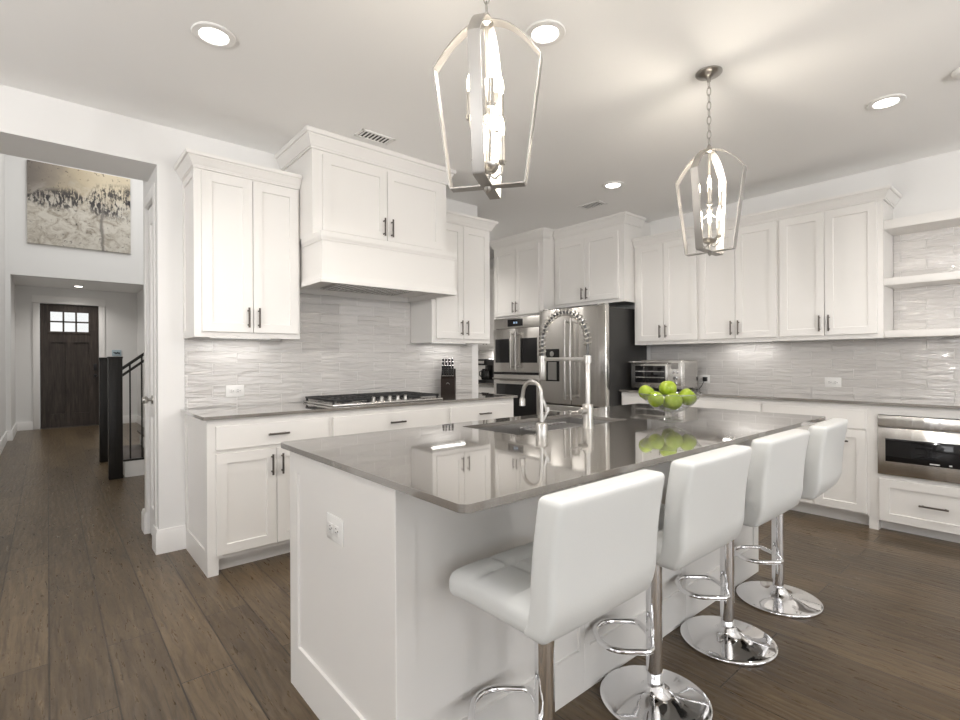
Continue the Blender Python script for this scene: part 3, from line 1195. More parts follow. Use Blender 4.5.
Mx = Matrix.Translation((0, 0, .082)) @ Matrix.Rotation(math.radians(-78), 4, 'Z') @ Matrix.Rotation(-PI / 2, 4, 'X')
lathe(b, [(0, -.02), (.016, -.02), (.016, .05), (.0145, .056), (0, .056)], seg=20, M=Matrix.Translation((0, 0, .082)) @ Matrix.Rotation(PI / 2 + .0, 4, 'Z') @ Matrix.Rotation(-PI / 2, 4, 'X'))
lathe(b, [(0, .05), (.0055, .05), (.0045, .125), (0, .126)], seg=12, M=Matrix.Translation((0, 0, .082)) @ Matrix.Rotation(PI / 2, 4, 'Z') @ Matrix.Rotation(-PI / 2, 4, 'X'))
obj('handle', b, M['nickel'], fc)

# filtered-water tap
tp = thing('filter_tap', 'small gooseneck tap left of the spring faucet on the island', 'tap', (1.557, 1.425, TOP))
tp.scale = (1, 1, .955)
b = newbm()
lathe(b, [(0, 0), (.026, 0), (.026, .045), (.022, .052), (.012, .056), (0, .056)], seg=24)
obj('base', b, M['nickel'], tp)
b = newbm()
pts = [(0, 0, .05), (0, 0, .12), (0, .002, .165)]
for k in range(0, 13):
    q = PI - (PI * .92) * k / 12
    pts.append((0, .054 + .052 * math.cos(q), .178 + .052 * math.sin(q)))
pts.append((0, .112, .150))
tube(b, pts, .0085, 12)
lathe(b, [(0, .118), (.013, .119), (.013, .148), (.009, .156), (0, .157)], (0, .112, 0), seg=16)
obj('spout', b, M['nickel'], tp)
b = newbm()
tube(b, [(.0, 0, .056), (.018, -.004, .085), (.030, -.006, .105)], .0075, 10)
tube(b, [(.024, -.005, .092), (.018, 0, .125), (.004, .006, .165), (-.006, .010, .182)], [.006, .011, .010, .004], 10)
lathe(b, [(0, 0), (.010, .002), (.010, .022), (0, .024)], (.030, -.006, .098), seg=12)
obj('lever', b, M['nickel'], tp)

# ------------------------------------------------------------------ cooktop
ck = thing('gas_cooktop', 'stainless gas cooktop with black cast grates and five front knobs', 'cooktop', (1.455, 3.215, TOP))
cW, cD = .915, .53
b = newbm()
box(b, 0, cW, 0, cD, .0003, .016, .005)
obj('tray', b, M['steel_plain'], ck)
for i in range(3):
    b = newbm()
    x0, x1 = .012 + i * .298, .012 + i * .298 + .292
    ya, yb = (.105 if i == 1 else .035), cD - .015
    for q in (x0, x1 - .012):
        box(b, q, q + .012, ya, yb, .030, .046, .003)
    for k in range(6):
        q = ya + (yb - ya - .012) * k / 5
        box(b, x0, x1, q, q + .012, .032, .046, .003)
    for q in (x0 + .093, x0 + .187):
        box(b, q, q + .010, ya, yb, .034, .047, .003)
    for qx in (x0 + .004, x1 - .016):
        for qy in (ya + .004, yb - .016):
            box(b, qx, qx + .012, qy, qy + .012, .016, .032)
    obj('grate', b, M['black_matte'], ck)
for (bx, by, br_) in ((.16, .16, .045), (.16, .39, .038), (.457, .30, .058), (.755, .16, .038), (.755, .39, .045)):
    b = newbm()
    lathe(b, [(br_ + .012, .016), (br_ + .012, .020), (br_, .022), (br_, .028), (br_ * .9, .031), (0, .031)], (bx, by, 0), 24)
    obj('burner', b, M['black_matte'], ck)
for k in range(5):
    b = newbm()
    lathe(b, [(.021, .016), (.021, .020), (.0165, .022), (.0155, .042), (.013, .045), (0, .045)], (.335 + .068 * k, .062, 0), 20)
    box(b, .335 + .068 * k - .003, .335 + .068 * k + .003, .045, .079, .044, .051, .002)
    obj('knob', b, M['nickel'], ck)

# ------------------------------------------------------------------ knife block
KB = Matrix.Translation((2.755, 3.655, TOP + .0003)) @ Matrix.Rotation(math.radians(-42), 4, 'Z')
kb = thing('knife_block', 'dark wood knife block full of knives at the end of the cooktop run', 'knife block', (2.755, 3.655, TOP + .0003), math.radians(-42))
b = newbm()
prism(b, [(-.075, 0), (.06, 0), (.072, .23), (.03, .235), (-.072, .145)], 'x', -.062, .062)
obj('block', b, M['block_wood'], kb)
b = newbm()
tube(b, [(.012 * math.cos(q), -.0765, .098 + .012 * math.sin(q)) for q in [PI * k / 8 for k in range(9)]], .0022, 6)
obj('badge', b, M['steel_plain'], kb)
fr = Vector((0, -.072, .145))
bk = Vector((0, .03, .235))
nrm_ = Vector((0, -.66, .75)).normalized()
knife0 = None
spots = [(-.045, .88), (-.02, .88), (.008, .88), (.036, .88), (-.045, .55), (-.015, .55), (.015, .55), (.042, .55), (-.045, .2), (-.022, .2), (0, .2), (.022, .2), (.045, .2)]
for i, (kx, f) in enumerate(spots):
    p = fr.lerp(bk, f) + Vector((kx, 0, 0))
    if knife0 is None:
        kn = thing('kitchen_knife', 'black handled knife with steel rivets pushed into the dark wood block', 'knife', (0, 0, 0), 0, 'knives in the block')
        b = newbm()
        box(b, -.0085, .0085, -.007, .007, .004, .098, .003)
        obj('knife_handle', b, M['black'], kn)
        b = newbm()
        box(b, -.0088, .0088, -.0075, .0075, -.002, .006)
        box(b, -.0075, .0075, -.0078, .0078, .096, .101, .002)
        for zz in (.03, .05, .07):
            lathe(b, [(0, -.0078), (.003, -.0078), (.003, .0078), (0, .0078)], seg=8, M=Matrix.Translation((0, 0, zz)) @ Matrix.Rotation(PI / 2, 4, 'X'))
        obj('bolster', b, M['chrome'], kn)
        knife0 = kn
        k_ = kn
    else:
        k_ = dup(knife0)
    wp = KB @ p
    up_ = (KB.to_3x3() @ (Vector((0, -.30, .95)))).normalized()
    xa = (KB.to_3x3() @ Vector((1, 0, 0))).normalized()
    ya = up_.cross(xa)
    mm = Matrix((xa, ya, up_)).transposed().to_4x4()
    mm.translation = wp + up_ * .010
    k_.matrix_world = mm

# ------------------------------------------------------------------ fridge (local x -> world -y, front -y -> world -x)
fg = thing('refrigerator', 'french door stainless refrigerator with dark side, beside the wall oven', 'refrigerator', (4.275, 3.938, 0), RR)
fW, fD = .905, .76
b = newbm()
box(b, .004, fW - .004, .07, fD, .03, 1.765, .004)
box(b, .02, fW - .02, .09, fD - .02, 0, .03)
obj('body', b, M['fridge_side'], fg)
hb_ = None
for (nm, x0, x1, z0, z1) in (('door', .002, .4515, .735, 1.785), ('door', .4555, fW - .002, .735, 1.785), ('freezer_drawer', .002, fW - .002, .05, .725)):
    b = newbm()
    box(b, x0, x1, 0, .066, z0, z1, .012, 3)
    d = obj(nm, b, M['steel'], fg)
    h_ = newbm()
    if nm == 'door':
        xh = x1 - .035 if x0 < .1 else x0 + .035
        zs = [.80 + (1.66 - .80) * k / 14 for k in range(15)]
        tube(h_, [(xh, -.052 - .012 * math.sin(PI * k / 14), z) for k, z in enumerate(zs)], .0125, 12)
        for z in (.83, 1.63):
            tube(h_, [(xh, 0, z), (xh, -.052, z)], .010, 10)
    else:
        tube(h_, [(.06 + (fW - .12) * k / 14, -.052 - .008 * math.sin(PI * k / 14), .655) for k in range(15)], .0125, 12)
        for x in (.09, fW - .09):
            tube(h_, [(x, 0, .655), (x, -.052, .655)], .010, 10)
    obj('handle', h_, M['nickel_bar'], d)
    if nm == 'door' and x0 < .1:
        b = newbm()
        box(b, .095, .29, -.004, .0, .985, 1.345, .003)
        dp = obj('dispenser', b, M['black_glass'], d)
b = newbm()
box(b, .03, .12, .02, .10, 1.786, 1.80, .004)
box(b, fW - .12, fW - .03, .02, .10, 1.786, 1.80, .004)
obj('hinge_cover', b, M['steel_plain'], fg)
b = newbm()
box(b, .13, .255, -.0065, -.004, 1.0, 1.20)
obj('dispenser_recess', b, M['steel_dark'], fg)
b = newbm()
lathe(b, [(0, 0), (.03, 0), (.03, .004), (.02, .006), (0, .006)], seg=20, M=Matrix.Translation((.19, -.004, 1.29)) @ Matrix.Rotation(PI / 2, 4, 'X'))
obj('dispenser_dial', b, M['steel_plain'], fg)

# ------------------------------------------------------------------ double wall oven (in the tower)
ov = thing('double_wall_oven', 'stainless double wall oven with french doors above and a drop door below', 'oven', (4.358, 4.80, 0), RR)
oX0, oX1 = .030, .818
b = newbm()
box(b, oX0 + .006, oX1 - .006, .004, .55, .362, 1.743)
obj('body', b, M['steel_dark'], ov)
b = newbm()
box(b, oX0, oX1, -.03, .0, 1.615, 1.742, .003)
cp = obj('control_panel', b, M['steel'], ov)
b = newbm()
box(b, .28, .54, -.0325, -.03, 1.635, 1.722, .001)
dsp = obj('display', b, M['black_glass'], cp)
b = newbm()
for q in (.385, .40, .425, .44):
    box(b, q, q + .009, -.0332, -.0325, 1.668, 1.69)
obj('clock_digits', b, M['led'], cp)
om = (oX0 + oX1) / 2
for (x0, x1, s) in ((oX0, om - .002, 1), (om + .002, oX1, -1)):
    b = newbm()
    box(b, x0, x1, -.04, .0, 1.075, 1.608, .004)
    d = obj('oven_door', b, M['steel'], ov)
    b = newbm()
    gx0_, gx1_ = (x0 + .035, x1 - .085) if s == 1 else (x0 + .085, x1 - .035)
    box(b, gx0_, gx1_, -.0415, -.04, 1.19, 1.485, .0005)
    obj('window', b, M['black_glass'], d)
    b = newbm()
    xh = x1 - .04 if s == 1 else x0 + .04
    tube(b, [(xh, -.085, 1.11), (xh, -.085, 1.57)], .0125, 12)
    for z in (1.14, 1.54):
        tube(b, [(xh, -.04, z), (xh, -.085, z)], .011, 10)
    obj('handle', b, M['nickel_bar'], d)
b = newbm()
box(b, oX0, oX1, -.04, .0, .385, 1.045, .004)
d = obj('lower_oven_door', b, M['steel'], ov)
b = newbm()
box(b, oX0 + .05, oX1 - .05, -.0415, -.04, .50, .93, .0005)
obj('window', b, M['black_glass'], d)
b = newbm()
tube(b, [(oX0 + .04, -.09, .995), (oX1 - .04, -.09, .995)], .0125, 12)
for x in (oX0 + .07, oX1 - .07):
    tube(b, [(x, -.04, .995), (x, -.09, .995)], .011, 10)
obj('handle', b, M['nickel_bar'], d)
b = newbm()
box(b, oX0, oX1, -.028, 0, 1.047, 1.073)
obj('vent_strip', b, M['black'], ov)

# ------------------------------------------------------------------ drawer microwave
mw = thing('drawer_microwave', 'stainless drawer microwave with black window under the right hand worktop', 'microwave', (XB - .0005, .939, 0), RR)
b = newbm()
box(b, .062, mW - .062, .004, .50, .412, .82)
obj('body', b, M['steel_dark'], mw)
b = newbm()
box(b, .056, mW - .056, -.022, 0, .742, .822, .003)
obj('control_panel', b, M['steel'], mw)
b = newbm()
box(b, .056, mW - .056, -.028, 0, .408, .737, .004)
d = obj('drawer_front', b, M['steel'], mw)
b = newbm()
box(b, .10, mW - .10, -.0295, -.028, .503, .663, .0005)
obj('window', b, M['black_glass'], d)
b = newbm()
box(b, .335, .385, -.0302, -.0295, .513, .520)
box(b, .43, .445, -.0302, -.0295, .514, .522)
obj('marking', b, M['plastic_white'], d)

# ------------------------------------------------------------------ toaster oven
to = thing('toaster_oven', 'stainless countertop toaster oven beside the refrigerator', 'toaster oven', (4.60, 2.955, TOP + .0003), RR)
tW_, tD_, tz0, tz1 = .545, .335, .022, .300
b = newbm()
box(b, 0, tW_, .012, tD_, tz0, tz1, .008, 3)
obj('housing', b, M['steel'], to)
b = newbm()
box(b, 0, tW_, 0, .012, tz0, tz1, .004)
obj('front_frame', b, M['steel_plain'], to)
b = newbm()
box(b, .03, .405, -.012, 0, .045, .283, .003)
d = obj('glass_door', b, M['steel_plain'], to)
b = newbm()
box(b, .055, .385, -.0135, -.012, .075, .245, .0005)
obj('window', b, M['black_glass'], d)
b = newbm()
for z in (.125, .185):
    box(b, .06, .38, -.0145, -.0135, z, z + .008)
obj('oven_rack', b, M['steel_plain'], d)
b = newbm()
tube(b, [(.01, -.045, .283), (.43, -.045, .283)], .009, 10)
for x in (.05, .39):
    tube(b, [(x, -.012, .278), (x, -.045, .283)], .007, 8)
obj('handle', b, M['steel_plain'], d)
b = newbm()
box(b, .445, .515, -.002, 0, .215, .275)
obj('display', b, M['steel_dark'], to)
for (kx, kz, kr) in ((.465, .185, .014), (.505, .185, .014), (.487, .130, .022), (.487, .075, .020)):
    b = newbm()
    lathe(b, [(kr, 0), (kr * .92, .016), (kr * .8, .019), (0, .019)], seg=20, M=Matrix.Translation((kx, 0, kz)) @ Matrix.Rotation(PI / 2, 4, 'X'))
    obj('knob', b, M['chrome'], to)
for fx in (.04, tW_ - .09):
    for fy in (.03, tD_ - .07):
        b = newbm()
        box(b, fx, fx + .05, fy, fy + .04, 0, tz0 + .002, .003)
        obj('foot', b, M['black'], to)
b = newbm()
box(b, tW_, tW_ + .004, .05, .29, .05, .27)
obj('side_vent', b, M['steel_plain'], to)


# ------------------------------------------------------------------ outlets: built facing -y
def make_outlet(label):
    t = thing('power_outlet', label, 'outlet', (0, 0, 0), 0, 'white duplex wall outlets')
    b = newbm()
    box(b, -.060, .060, -.006, 0, -.042, .042, .003)
    obj('cover_plate', b, M['plastic_white'], t)
    for s in (-1, 1):
        b = newbm()
        box(b, s * .022 - .017, s * .022 + .017, -.0085, -.006, -.015, .015, .002)
        rc = obj('receptacle', b, M['plastic_white'], t)
        b = newbm()
        for (dx, dz, ww, hh) in ((-.004, .006, .009, .0025), (-.004, -.006, .011, .0025), (.009, 0, .005, .005)):
            box(b, s * .022 + dx - ww / 2, s * .022 + dx + ww / 2, -.0088, -.0084, dz - hh / 2, dz + hh / 2)
        obj('slots', b, M['slot'], rc)
    return t


ol = make_outlet('white duplex outlet on the tile left of the gas cooktop')
ol.location = (.988, YW - .0105, 1.020)
dup(ol, (XW - .0105, 1.299, 1.022), RR, 'white duplex outlet on the right wall tile above the empty worktop')
dup(ol, (XW - .0105, 2.405, 1.022), RR, 'white outlet beside the toaster oven with its cord plugged in')
dup(ol, (.7075, 1.548, .681), RR, 'white outlet set in the end panel of the island').rotation_euler = (0, 0, -PI / 2)
b = newbm()
box(b, 0, .03, -.02, .02, -.022, .022, .005)
tube(b, [(.004, 0, -.015), (-.012, .004, -.03), (-.02, .02, -.07), (-.05, .03, -.098), (-.10, .036, -.1005)], .0035, 8)
pg = tag(obj('power_plug', b, M['black']), 'black power plug and cord of the toaster oven', 'plug')
pg.location = (XW - .0495, 2.383, 1.022)

# ------------------------------------------------------------------ open shelves
for (z0, z1, lb) in ((2.184, 2.252, 'top thick white floating shelf on the tiled right wall'),
                     (1.766, 1.820, 'middle thick white floating shelf between two tiled bays'),
                     (1.378, 1.430, 'lowest thick white floating shelf, level with the wall cabinet bottoms')):
    b = newbm()
    box(b, 4.745, XW - .0115, .10, .8945, z0, z1, .002)
    tag(obj('floating_shelf', b, M['cab']), lb, 'shelf', 'open shelves beside the wall cabinets')

# ------------------------------------------------------------------ fruit bowl and apples
BC = (2.432, 1.335)
bw = thing('fruit_bowl', 'clear footed glass bowl of green apples on the island', 'bowl', (BC[0], BC[1], TOP + .0003))
b = newbm()
outer = [(.148 * math.sin(q) ** .85 if q > 0 else 0, 0) for q in (0,)]
prof = []
n_ = 14
for k in range(n_ + 1):
    f = k / n_
    prof.append((.022 + .128 * f ** .75, .038 + .092 * f ** 1.5))
inner = [(max(0, r_ - .0035), z + .0035) for r_, z in prof]
lathe(b, [(0, .0375)] + prof + [(prof[-1][0] - .001, prof[-1][1] + .003)] + list(reversed(inner))[:-1] + [(0, .0415)], seg=48)
obj('bowl', b, M['glass'], bw)
b = newbm()
rr0, rz0 = prof[-1]
tube(b, [((rr0 - .0015) * math.cos(2 * PI * k / 48), (rr0 - .0015) * math.sin(2 * PI * k / 48), rz0 + .0035) for k in range(48)], .0032, 8, closed=True)
obj('rim', b, M['glass_rim'], bw)
b = newbm()
lathe(b, [(0, 0), (.058, 0), (.060, .004), (.050, .009), (.026, .016), (.022, .028), (.030, .0374), (0, .0374)], seg=36)
obj('foot', b, M['glass'], bw)


def make_apple():
    t = thing('apple', 'green apple', 'apple', (0, 0, 0), 0, 'green apples in the bowl')
    b = newbm()
    R0 = .041
    prof = []
    for k in range(25):
        q = -PI / 2 + PI * k / 24
        rr_ = R0 * (math.cos(q) ** .9 if math.cos(q) > 0 else 0) * (1 + .06 * math.sin(q))
        z = R0 * .95 * math.sin(q)
        z -= .012 * math.exp(-(rr_ / .011) ** 2) * (1 if q > 0 else 0)
        z += .007 * math.exp(-(rr_ / .010) ** 2) * (1 if q < 0 else 0)
        prof.append((max(rr_, 0), z))
    prof[0] = (0, prof[0][1])
    prof[-1] = (0, prof[-1][1])
    vs = lathe(b, prof, seg=28)
    for v in vs:
        an = math.atan2(v.co.y, v.co.x)
        k = 1 + .02 * math.cos(5 * an) * (1 if v.co.z < 0 else .4)
        v.co.x *= k
        v.co.y *= k
    obj('flesh', b, M['apple'], t, smooth=80)
    b = newbm()
    tube(b, [(0, 0, .024), (.001, .001, .036), (.004, .002, .047)], [.0014, .0014, .002], 7)
    obj('stem', b, M['stem'], t)
    return t


ap0 = make_apple()


def apple_at(lat, dep, z, rot, label, first=False, scale=1.0):
    """lat/dep: offsets from the bowl centre towards the photo's right and away"""
    x = BC[0] + rgt.x * lat + fwd.x * dep
    y = BC[1] + rgt.y * lat + fwd.y * dep
    t = ap0 if first else dup(ap0)
    t.location = (x, y, TOP + z)
    t.rotation_euler = rot
    t.scale = (scale,) * 3
    t['label'] = label
    return t


apple_at(-.108, .045, .137, (.5, -.3, 1), 'leftmost green apple, resting high on the rim of the glass bowl', True, .98)
apple_at(-.084, -.030, .107, (.4, .9, 0), 'green apple at the left front of the bowl, just below the rim apple', scale=.98)
apple_at(.000, .030, .158, (.3, .2, 2), 'green apple on top of the pile in the bowl', scale=1.08)
apple_at(.000, -.045, .098, (-.2, .5, .4), 'green apple at the front centre of the bowl, lowest in the pile', scale=1.06)
apple_at(.086, -.005, .116, (.75, .1, .35), 'rightmost green apple with its stem hollow facing the viewer', scale=1.08)
apple_at(.015, .066, .088, (1.3, .1, .35), 'green apple mostly hidden at the back of the bowl under the topmost one', scale=.86)


# ------------------------------------------------------------------ bar stools
def make_stool(label):
    BX, BY = .018, .012
    t = thing('bar_stool', label, 'bar stool', (0, 0, 0), 0, 'white bar stools along the island')
    b = newbm()
    lathe(b, [(0, 0.0), (.188, 0.0), (.190, .003), (.1915, .012), (.188, .0155), (.178, .0175), (.145, .0205), (.105, .026), (.070, .034), (.048, .044), (.037, .058), (.034, .066), (.030, .070), (0, .070)], (BX, BY, 0), seg=64)
    obj('base', b, M['chrome'], t, smooth=60)
    b = newbm()
    lathe(b, [(0, .069), (.0245, .069), (.0245, .110), (0, .110)], (BX, BY, 0), seg=28)
    lathe(b, [(0, .108), (.0285, .108), (.0285, .545), (.020, .548), (.020, .575), (0, .575)], (BX, BY, 0), seg=28)
    obj('column', b, M['chrome'], t)
    b = newbm()
    pts = []
    L0, L1, hw_, cr = .02, .205, .102, .085
    pts.append((.016, .016))
    pts.append((hw_ * .5, .022))
    for k in range(7):
        q = -PI / 2 + (PI / 2) * k / 6
        pts.append((hw_ - .035 + .035 * math.cos(q), .062 + .035 * math.sin(q)))
    for k in range(9):
        q = (PI / 2) * k / 8
        pts.append((hw_ - cr + cr * math.cos(q), L1 - cr + cr * math.sin(q)))
    left = [(-x, y) for x, y in reversed(pts)]
    P3 = [(x, y, .232) for x, y in pts + left]
    rot = Matrix.Rotation(math.radians(46), 4, 'Z')
    tube(b, [rot @ Vector(p) + Vector((BX, BY, 0)) for p in P3], .0102, 12)
    obj('footrest', b, M['chrome'], t)
    b = newbm()
    box(b, -.075, .075, -.10, .07, .574, .582, .002)
    tube(b, [(.02, -.02, .568), (.16, -.06, .566), (.185, -.07, .560)], .005, 8)
    obj('lift_plate', b, M['black'], t)

    def seat_fn(p):
        x, y, z = p
        if z > 0:
            d = 0
            for c in (-.072, .072):
                d += math.exp(-((x - c) / .009) ** 2)
            for c in (-.055, .075):
                d += math.exp(-((y - c) / .009) ** 2)
            edge = max(0, 1 - (abs(x) / .205) ** 6) * max(0, 1 - (abs(y) / .185) ** 6)
            z = z + edge * (.014 - .014 * min(1, d))
        z -= .010 * max(0, (y - .05) / .15) ** 2
        if y < -.10:
            z += .012 * ((-.10 - y) / .1) ** 2
        return Vector((x, y - .022, z + .621))
    b = newbm()
    roundbox(b, .2145, .187, .036, .028, 34, 30, 3, seat_fn)
    obj('seat', b, M['leather'], t, smooth=80)

    def back_fn(p):
        x, y, z = p
        s = (z + .168) / .336
        if y > 0:
            d = 0
            for c in (-.072, .072):
                d += math.exp(-((x - c) / .009) ** 2)
            for c in (-.03, .07):
                d += math.exp(-((z - c) / .009) ** 2)
            edge = max(0, 1 - (abs(x) / .205) ** 6) * max(0, 1 - (abs(z) / .15) ** 6)
            y = y + edge * (.008 - .007 * min(1, d))
        else:
            y = y - .004 * max(0, 1 - (abs(x) / .213) ** 4)
        y += .006 * math.sin(PI * s) - .028 * max(0, s) ** 1.6 + .030 * max(0, 1 - s * 3.5) ** 2
        return Vector((x, y - .188, z + .757))
    b = newbm()
    roundbox(b, .217, .037, .168, .017, 34, 3, 30, back_fn)
    obj('backrest', b, M['leather'], t, smooth=80)
    b = newbm()
    return t


st0 = make_stool('nearest white bar stool, its base cut off by the bottom of the photo')
st0.location = (1.040, .950, 0)
dup(st0, (1.630, .958, 0), 0, 'second white bar stool from the left along the island')
dup(st0, (2.222, .957, 0), 0, 'third white bar stool from the left along the island')
dup(st0, (2.795, .950, 0), math.radians(3), 'farthest white bar stool, at the far end of the island')


# ------------------------------------------------------------------ pendants
def make_pendant(label):
    t = thing('pendant_lantern', label, 'pendant light', (0, 0, 0), 0, 'open lantern pendants over the island')
    b = newbm()
    lathe(b, [(0, 2.7425), (.066, 2.7425), (.066, 2.736), (.060, 2.730), (.045, 2.724), (.018, 2.716), (.010, 2.706), (.010, 2.695), (0, 2.694)], seg=32)
    obj('canopy', b, M['nickel'], t)
    b = newbm()
    zt, zb = 2.700, 2.356
    nl = 9
    st = (zt - zb) / nl
    for k in range(nl):
        zc = zt - st * (k + .5)
        hl, hw_ = st * .62, .010
        ring = []
        for j in range(16):
            q = 2 * PI * j / 16
            ring.append((hw_ * math.cos(q), 0, zc + hl * math.sin(q)) if k % 2 == 0 else (0, hw_ * math.cos(q), zc + hl * math.sin(q)))
        tube(b, ring, .0022, 6, closed=True)
    obj('chain', b, M['nickel'], t)
    b = newbm()
    lathe(b, [(0, 2.362), (.006, 2.361), (.010, 2.345), (.022, 2.335), (.022, 2.322), (.0065, 2.316), (.0065, 1.80), (.013, 1.792), (.010, 1.782), (.004, 1.772), (0, 1.770)], seg=20)
    obj('stem', b, M['nickel'], t)
    R1, zs, Rb, zbm = .178, 2.195, .125, 1.792
    for i in range(4):
        rt = Matrix.Rotation(PI / 2 * i, 4, 'Z')
        path = []
        for k in range(13):
            q = PI / 2 * k / 12
            f = k / 12
            path.append((.012 + (R1 - .012) * f, 2.328 - (2.328 - zs) * f ** 1.9))
        path += [(R1 - .0012, zs - .012), (Rb, zbm + .006)]
        path += [(Rb - .003, zbm), (.010, zbm)]
        b = newbm()
        th = .0045
        ww = .019
        # thick ribbon
        rows = []
        for k in range(len(path)):
            p0 = Vector(path[max(0, k - 1)])
            p1 = Vector(path[min(len(path) - 1, k + 1)])
            d_ = (p1 - p0).normalized()
            nn = Vector((d_.y, -d_.x))
            c = Vector(path[k])
            rows.append([c + nn * th / 2, c - nn * th / 2])
        rings = []
        for (po, pi_) in rows:
            rings.append([b.verts.new(rt @ Vector((po.x, -ww, po.y))), b.verts.new(rt @ Vector((po.x, ww, po.y))),
                          b.verts.new(rt @ Vector((pi_.x, ww, pi_.y))), b.verts.new(rt @ Vector((pi_.x, -ww, pi_.y)))])
        for A, B in zip(rings[:-1], rings[1:]):
            for k in range(4):
                b.faces.new((A[k], A[(k + 1) % 4], B[(k + 1) % 4], B[k]))
        b.faces.new(rings[0])
        b.faces.new(list(reversed(rings[-1])))
        obj('frame_strap', b, M['nickel_bar'], t, smooth=30)
    b = newbm()
    lathe(b, [(0, 1.832), (.010, 1.833), (.026, 1.840), (.036, 1.852), (.038, 1.862), (.034, 1.862), (.024, 1.850), (.008, 1.846), (0, 1.846)], seg=28)
    obj('cup', b, M['nickel'], t)
    b = newbm()
    lathe(b, [(0, 1.995), (.012, 2.0), (.016, 2.012), (.012, 2.024), (0, 2.03)], seg=16)
    obj('hub', b, M['nickel'], t)
    for tier, (z0, rad, off) in enumerate(((1.87, .050, 0.4), (2.035, .062, 1.45))):
        for k in range(3):
            an = off + 2 * PI * k / 3
            cx, cy = rad * math.cos(an), rad * math.sin(an)
            b = newbm()
            tube(b, [(0.008 * math.cos(an), .008 * math.sin(an), z0 - .04), (cx * .5, cy * .5, z0 - .055), (cx * .95, cy * .95, z0 - .04), (cx, cy, z0 - .012)], .0042, 8)
            lathe(b, [(0, -.014), (.010, -.012), (.015, -.002), (.010, 0), (.0095, 0), (.0095, .078), (.007, .080), (0, .080)], (cx, cy, z0), 16)
            arm = obj('candle_arm', b, M['nickel'], t)
            b = newbm()
            lathe(b, [(0, .080), (.006, .081), (.0070, .088), (.0095, .100), (.0092, .110), (.0065, .126), (.003, .138), (0, .144)], (cx, cy, z0), 16)
            obj('bulb', b, M['bulb'], arm)
    return t


def pendant_glow(x, y):
    for z, p in ((1.97, 7), (2.15, 9)):
        l_ = bpy.data.lights.new('candle_glow', 'POINT')
        l_.energy = p
        l_.color = (1, .90, .76)
        l_.shadow_soft_size = .055
        lo_ = bpy.data.objects.new('candle_glow', l_)
        COL.objects.link(lo_)
        lo_.location = (x, y, z)


pendant_glow(1.095, 1.235)
pendant_glow(2.665, 1.235)
pd = make_pendant('near open nickel lantern pendant, cut off by the top of the photo above the sink')
pd.location = (1.095, 1.235, 0)
pd.rotation_euler = (0, 0, math.radians(36))
dup(pd, (2.665, 1.235, 0), math.radians(2), 'far open nickel lantern pendant hanging on its chain over the fruit bowl')


# ------------------------------------------------------------------ ceiling fittings
def make_downlight(label):
    t = thing('recessed_light', label, 'downlight', (0, 0, 0), 0, 'recessed ceiling lights')
    b = newbm()
    lathe(b, [(.060, -.0005), (.092, -.0005), (.094, -.004), (.090, -.008), (.064, -.010), (.060, -.006), (.060, -.0005)], seg=40)
    obj('trim_ring', b, M['plastic_white'], t)
    b = newbm()
    lathe(b, [(0, -.0045), (.0595, -.0045), (.0595, -.0010), (0, -.0010)], seg=32)
    obj('lens', b, M['downlight'], t)
    return t


dl = make_downlight('recessed light nearest the hall opening, left part of the ceiling')
dl.location = (.592, 2.578, CEIL)
DLS = [((1.758, 1.575, CEIL), 'recessed light beside the near pendant'),
       ((3.774, .698, CEIL), 'recessed light above the open shelves end of the kitchen'),
       ((3.735, 2.570, CEIL), 'recessed light in front of the refrigerator cabinet'),
       ((.592, .580, CEIL), 'unseen recessed light added overhead as fill, just above the top of the photo'),  # out of view, added to raise the room brightness
       ((2.1, -.75, CEIL), 'unseen recessed light added as fill behind the viewer on the living side'),  # also an added fill light, never in view
       ((3.50, 4.75, CEIL), 'unseen recessed light added in the nook passage to brighten the oven tower'),  # hidden extra light, added for the dark oven tower fronts
       ((.434, 11.75, VZ), 'recessed light inside the entry, above the dark front door')]
for loc, lb in DLS:
    dup(dl, loc, 0, lb)
for loc in [(.592, 2.578, CEIL)] + [q[0] for q in DLS]:
    l_ = bpy.data.lights.new('downlight_beam', 'SPOT')
    l_.energy = 50 if loc[1] < 4 else (80 if loc[1] < 8 else 45)
    l_.color = (1, .955, .905)
    l_.spot_size = math.radians(140)
    l_.spot_blend = .9
    l_.shadow_soft_size = .06
    lo = bpy.data.objects.new('downlight_beam', l_)
    COL.objects.link(lo)
    lo.location = (loc[0], loc[1], loc[2] - .02)



def fill_torchiere(label, x, y):  # out-of-view uplight added to lift the ceiling brightness
    t = thing('added_torchiere_lamp', label, 'floor lamp', (x, y, 0), 0, 'torchiere lamps added unseen behind the viewer')
    b = newbm()
    lathe(b, [(0, 0), (.14, 0), (.14, .012), (.10, .022), (.02, .03), (0, .03)], seg=32)
    obj('base', b, M['bronze'], t)
    b = newbm()
    tube(b, [(0, 0, .028), (0, 0, 1.72)], .011, 12)
    obj('pole', b, M['bronze'], t)
    b = newbm()
    lathe(b, [(0, 1.70), (.04, 1.705), (.12, 1.745), (.17, 1.80), (.165, 1.80), (.115, 1.755), (.03, 1.72), (0, 1.718)], seg=36)
    obj('lamp_shade', b, M['plastic_white'], t)
    b = newbm()
    lathe(b, [(0, 1.722), (.018, 1.724), (.03, 1.76), (.02, 1.79), (0, 1.80)], seg=20)
    obj('bulb', b, M['bulb'], t)
    l_ = bpy.data.lights.new('added_torchiere_fill', 'POINT')
    l_.energy = 120
    l_.color = (1, .96, .92)
    l_.shadow_soft_size = .04
    lo_ = bpy.data.objects.new('added_torchiere_fill', l_)
    COL.objects.link(lo_)
    lo_.location = (x, y, 1.85)
    return t


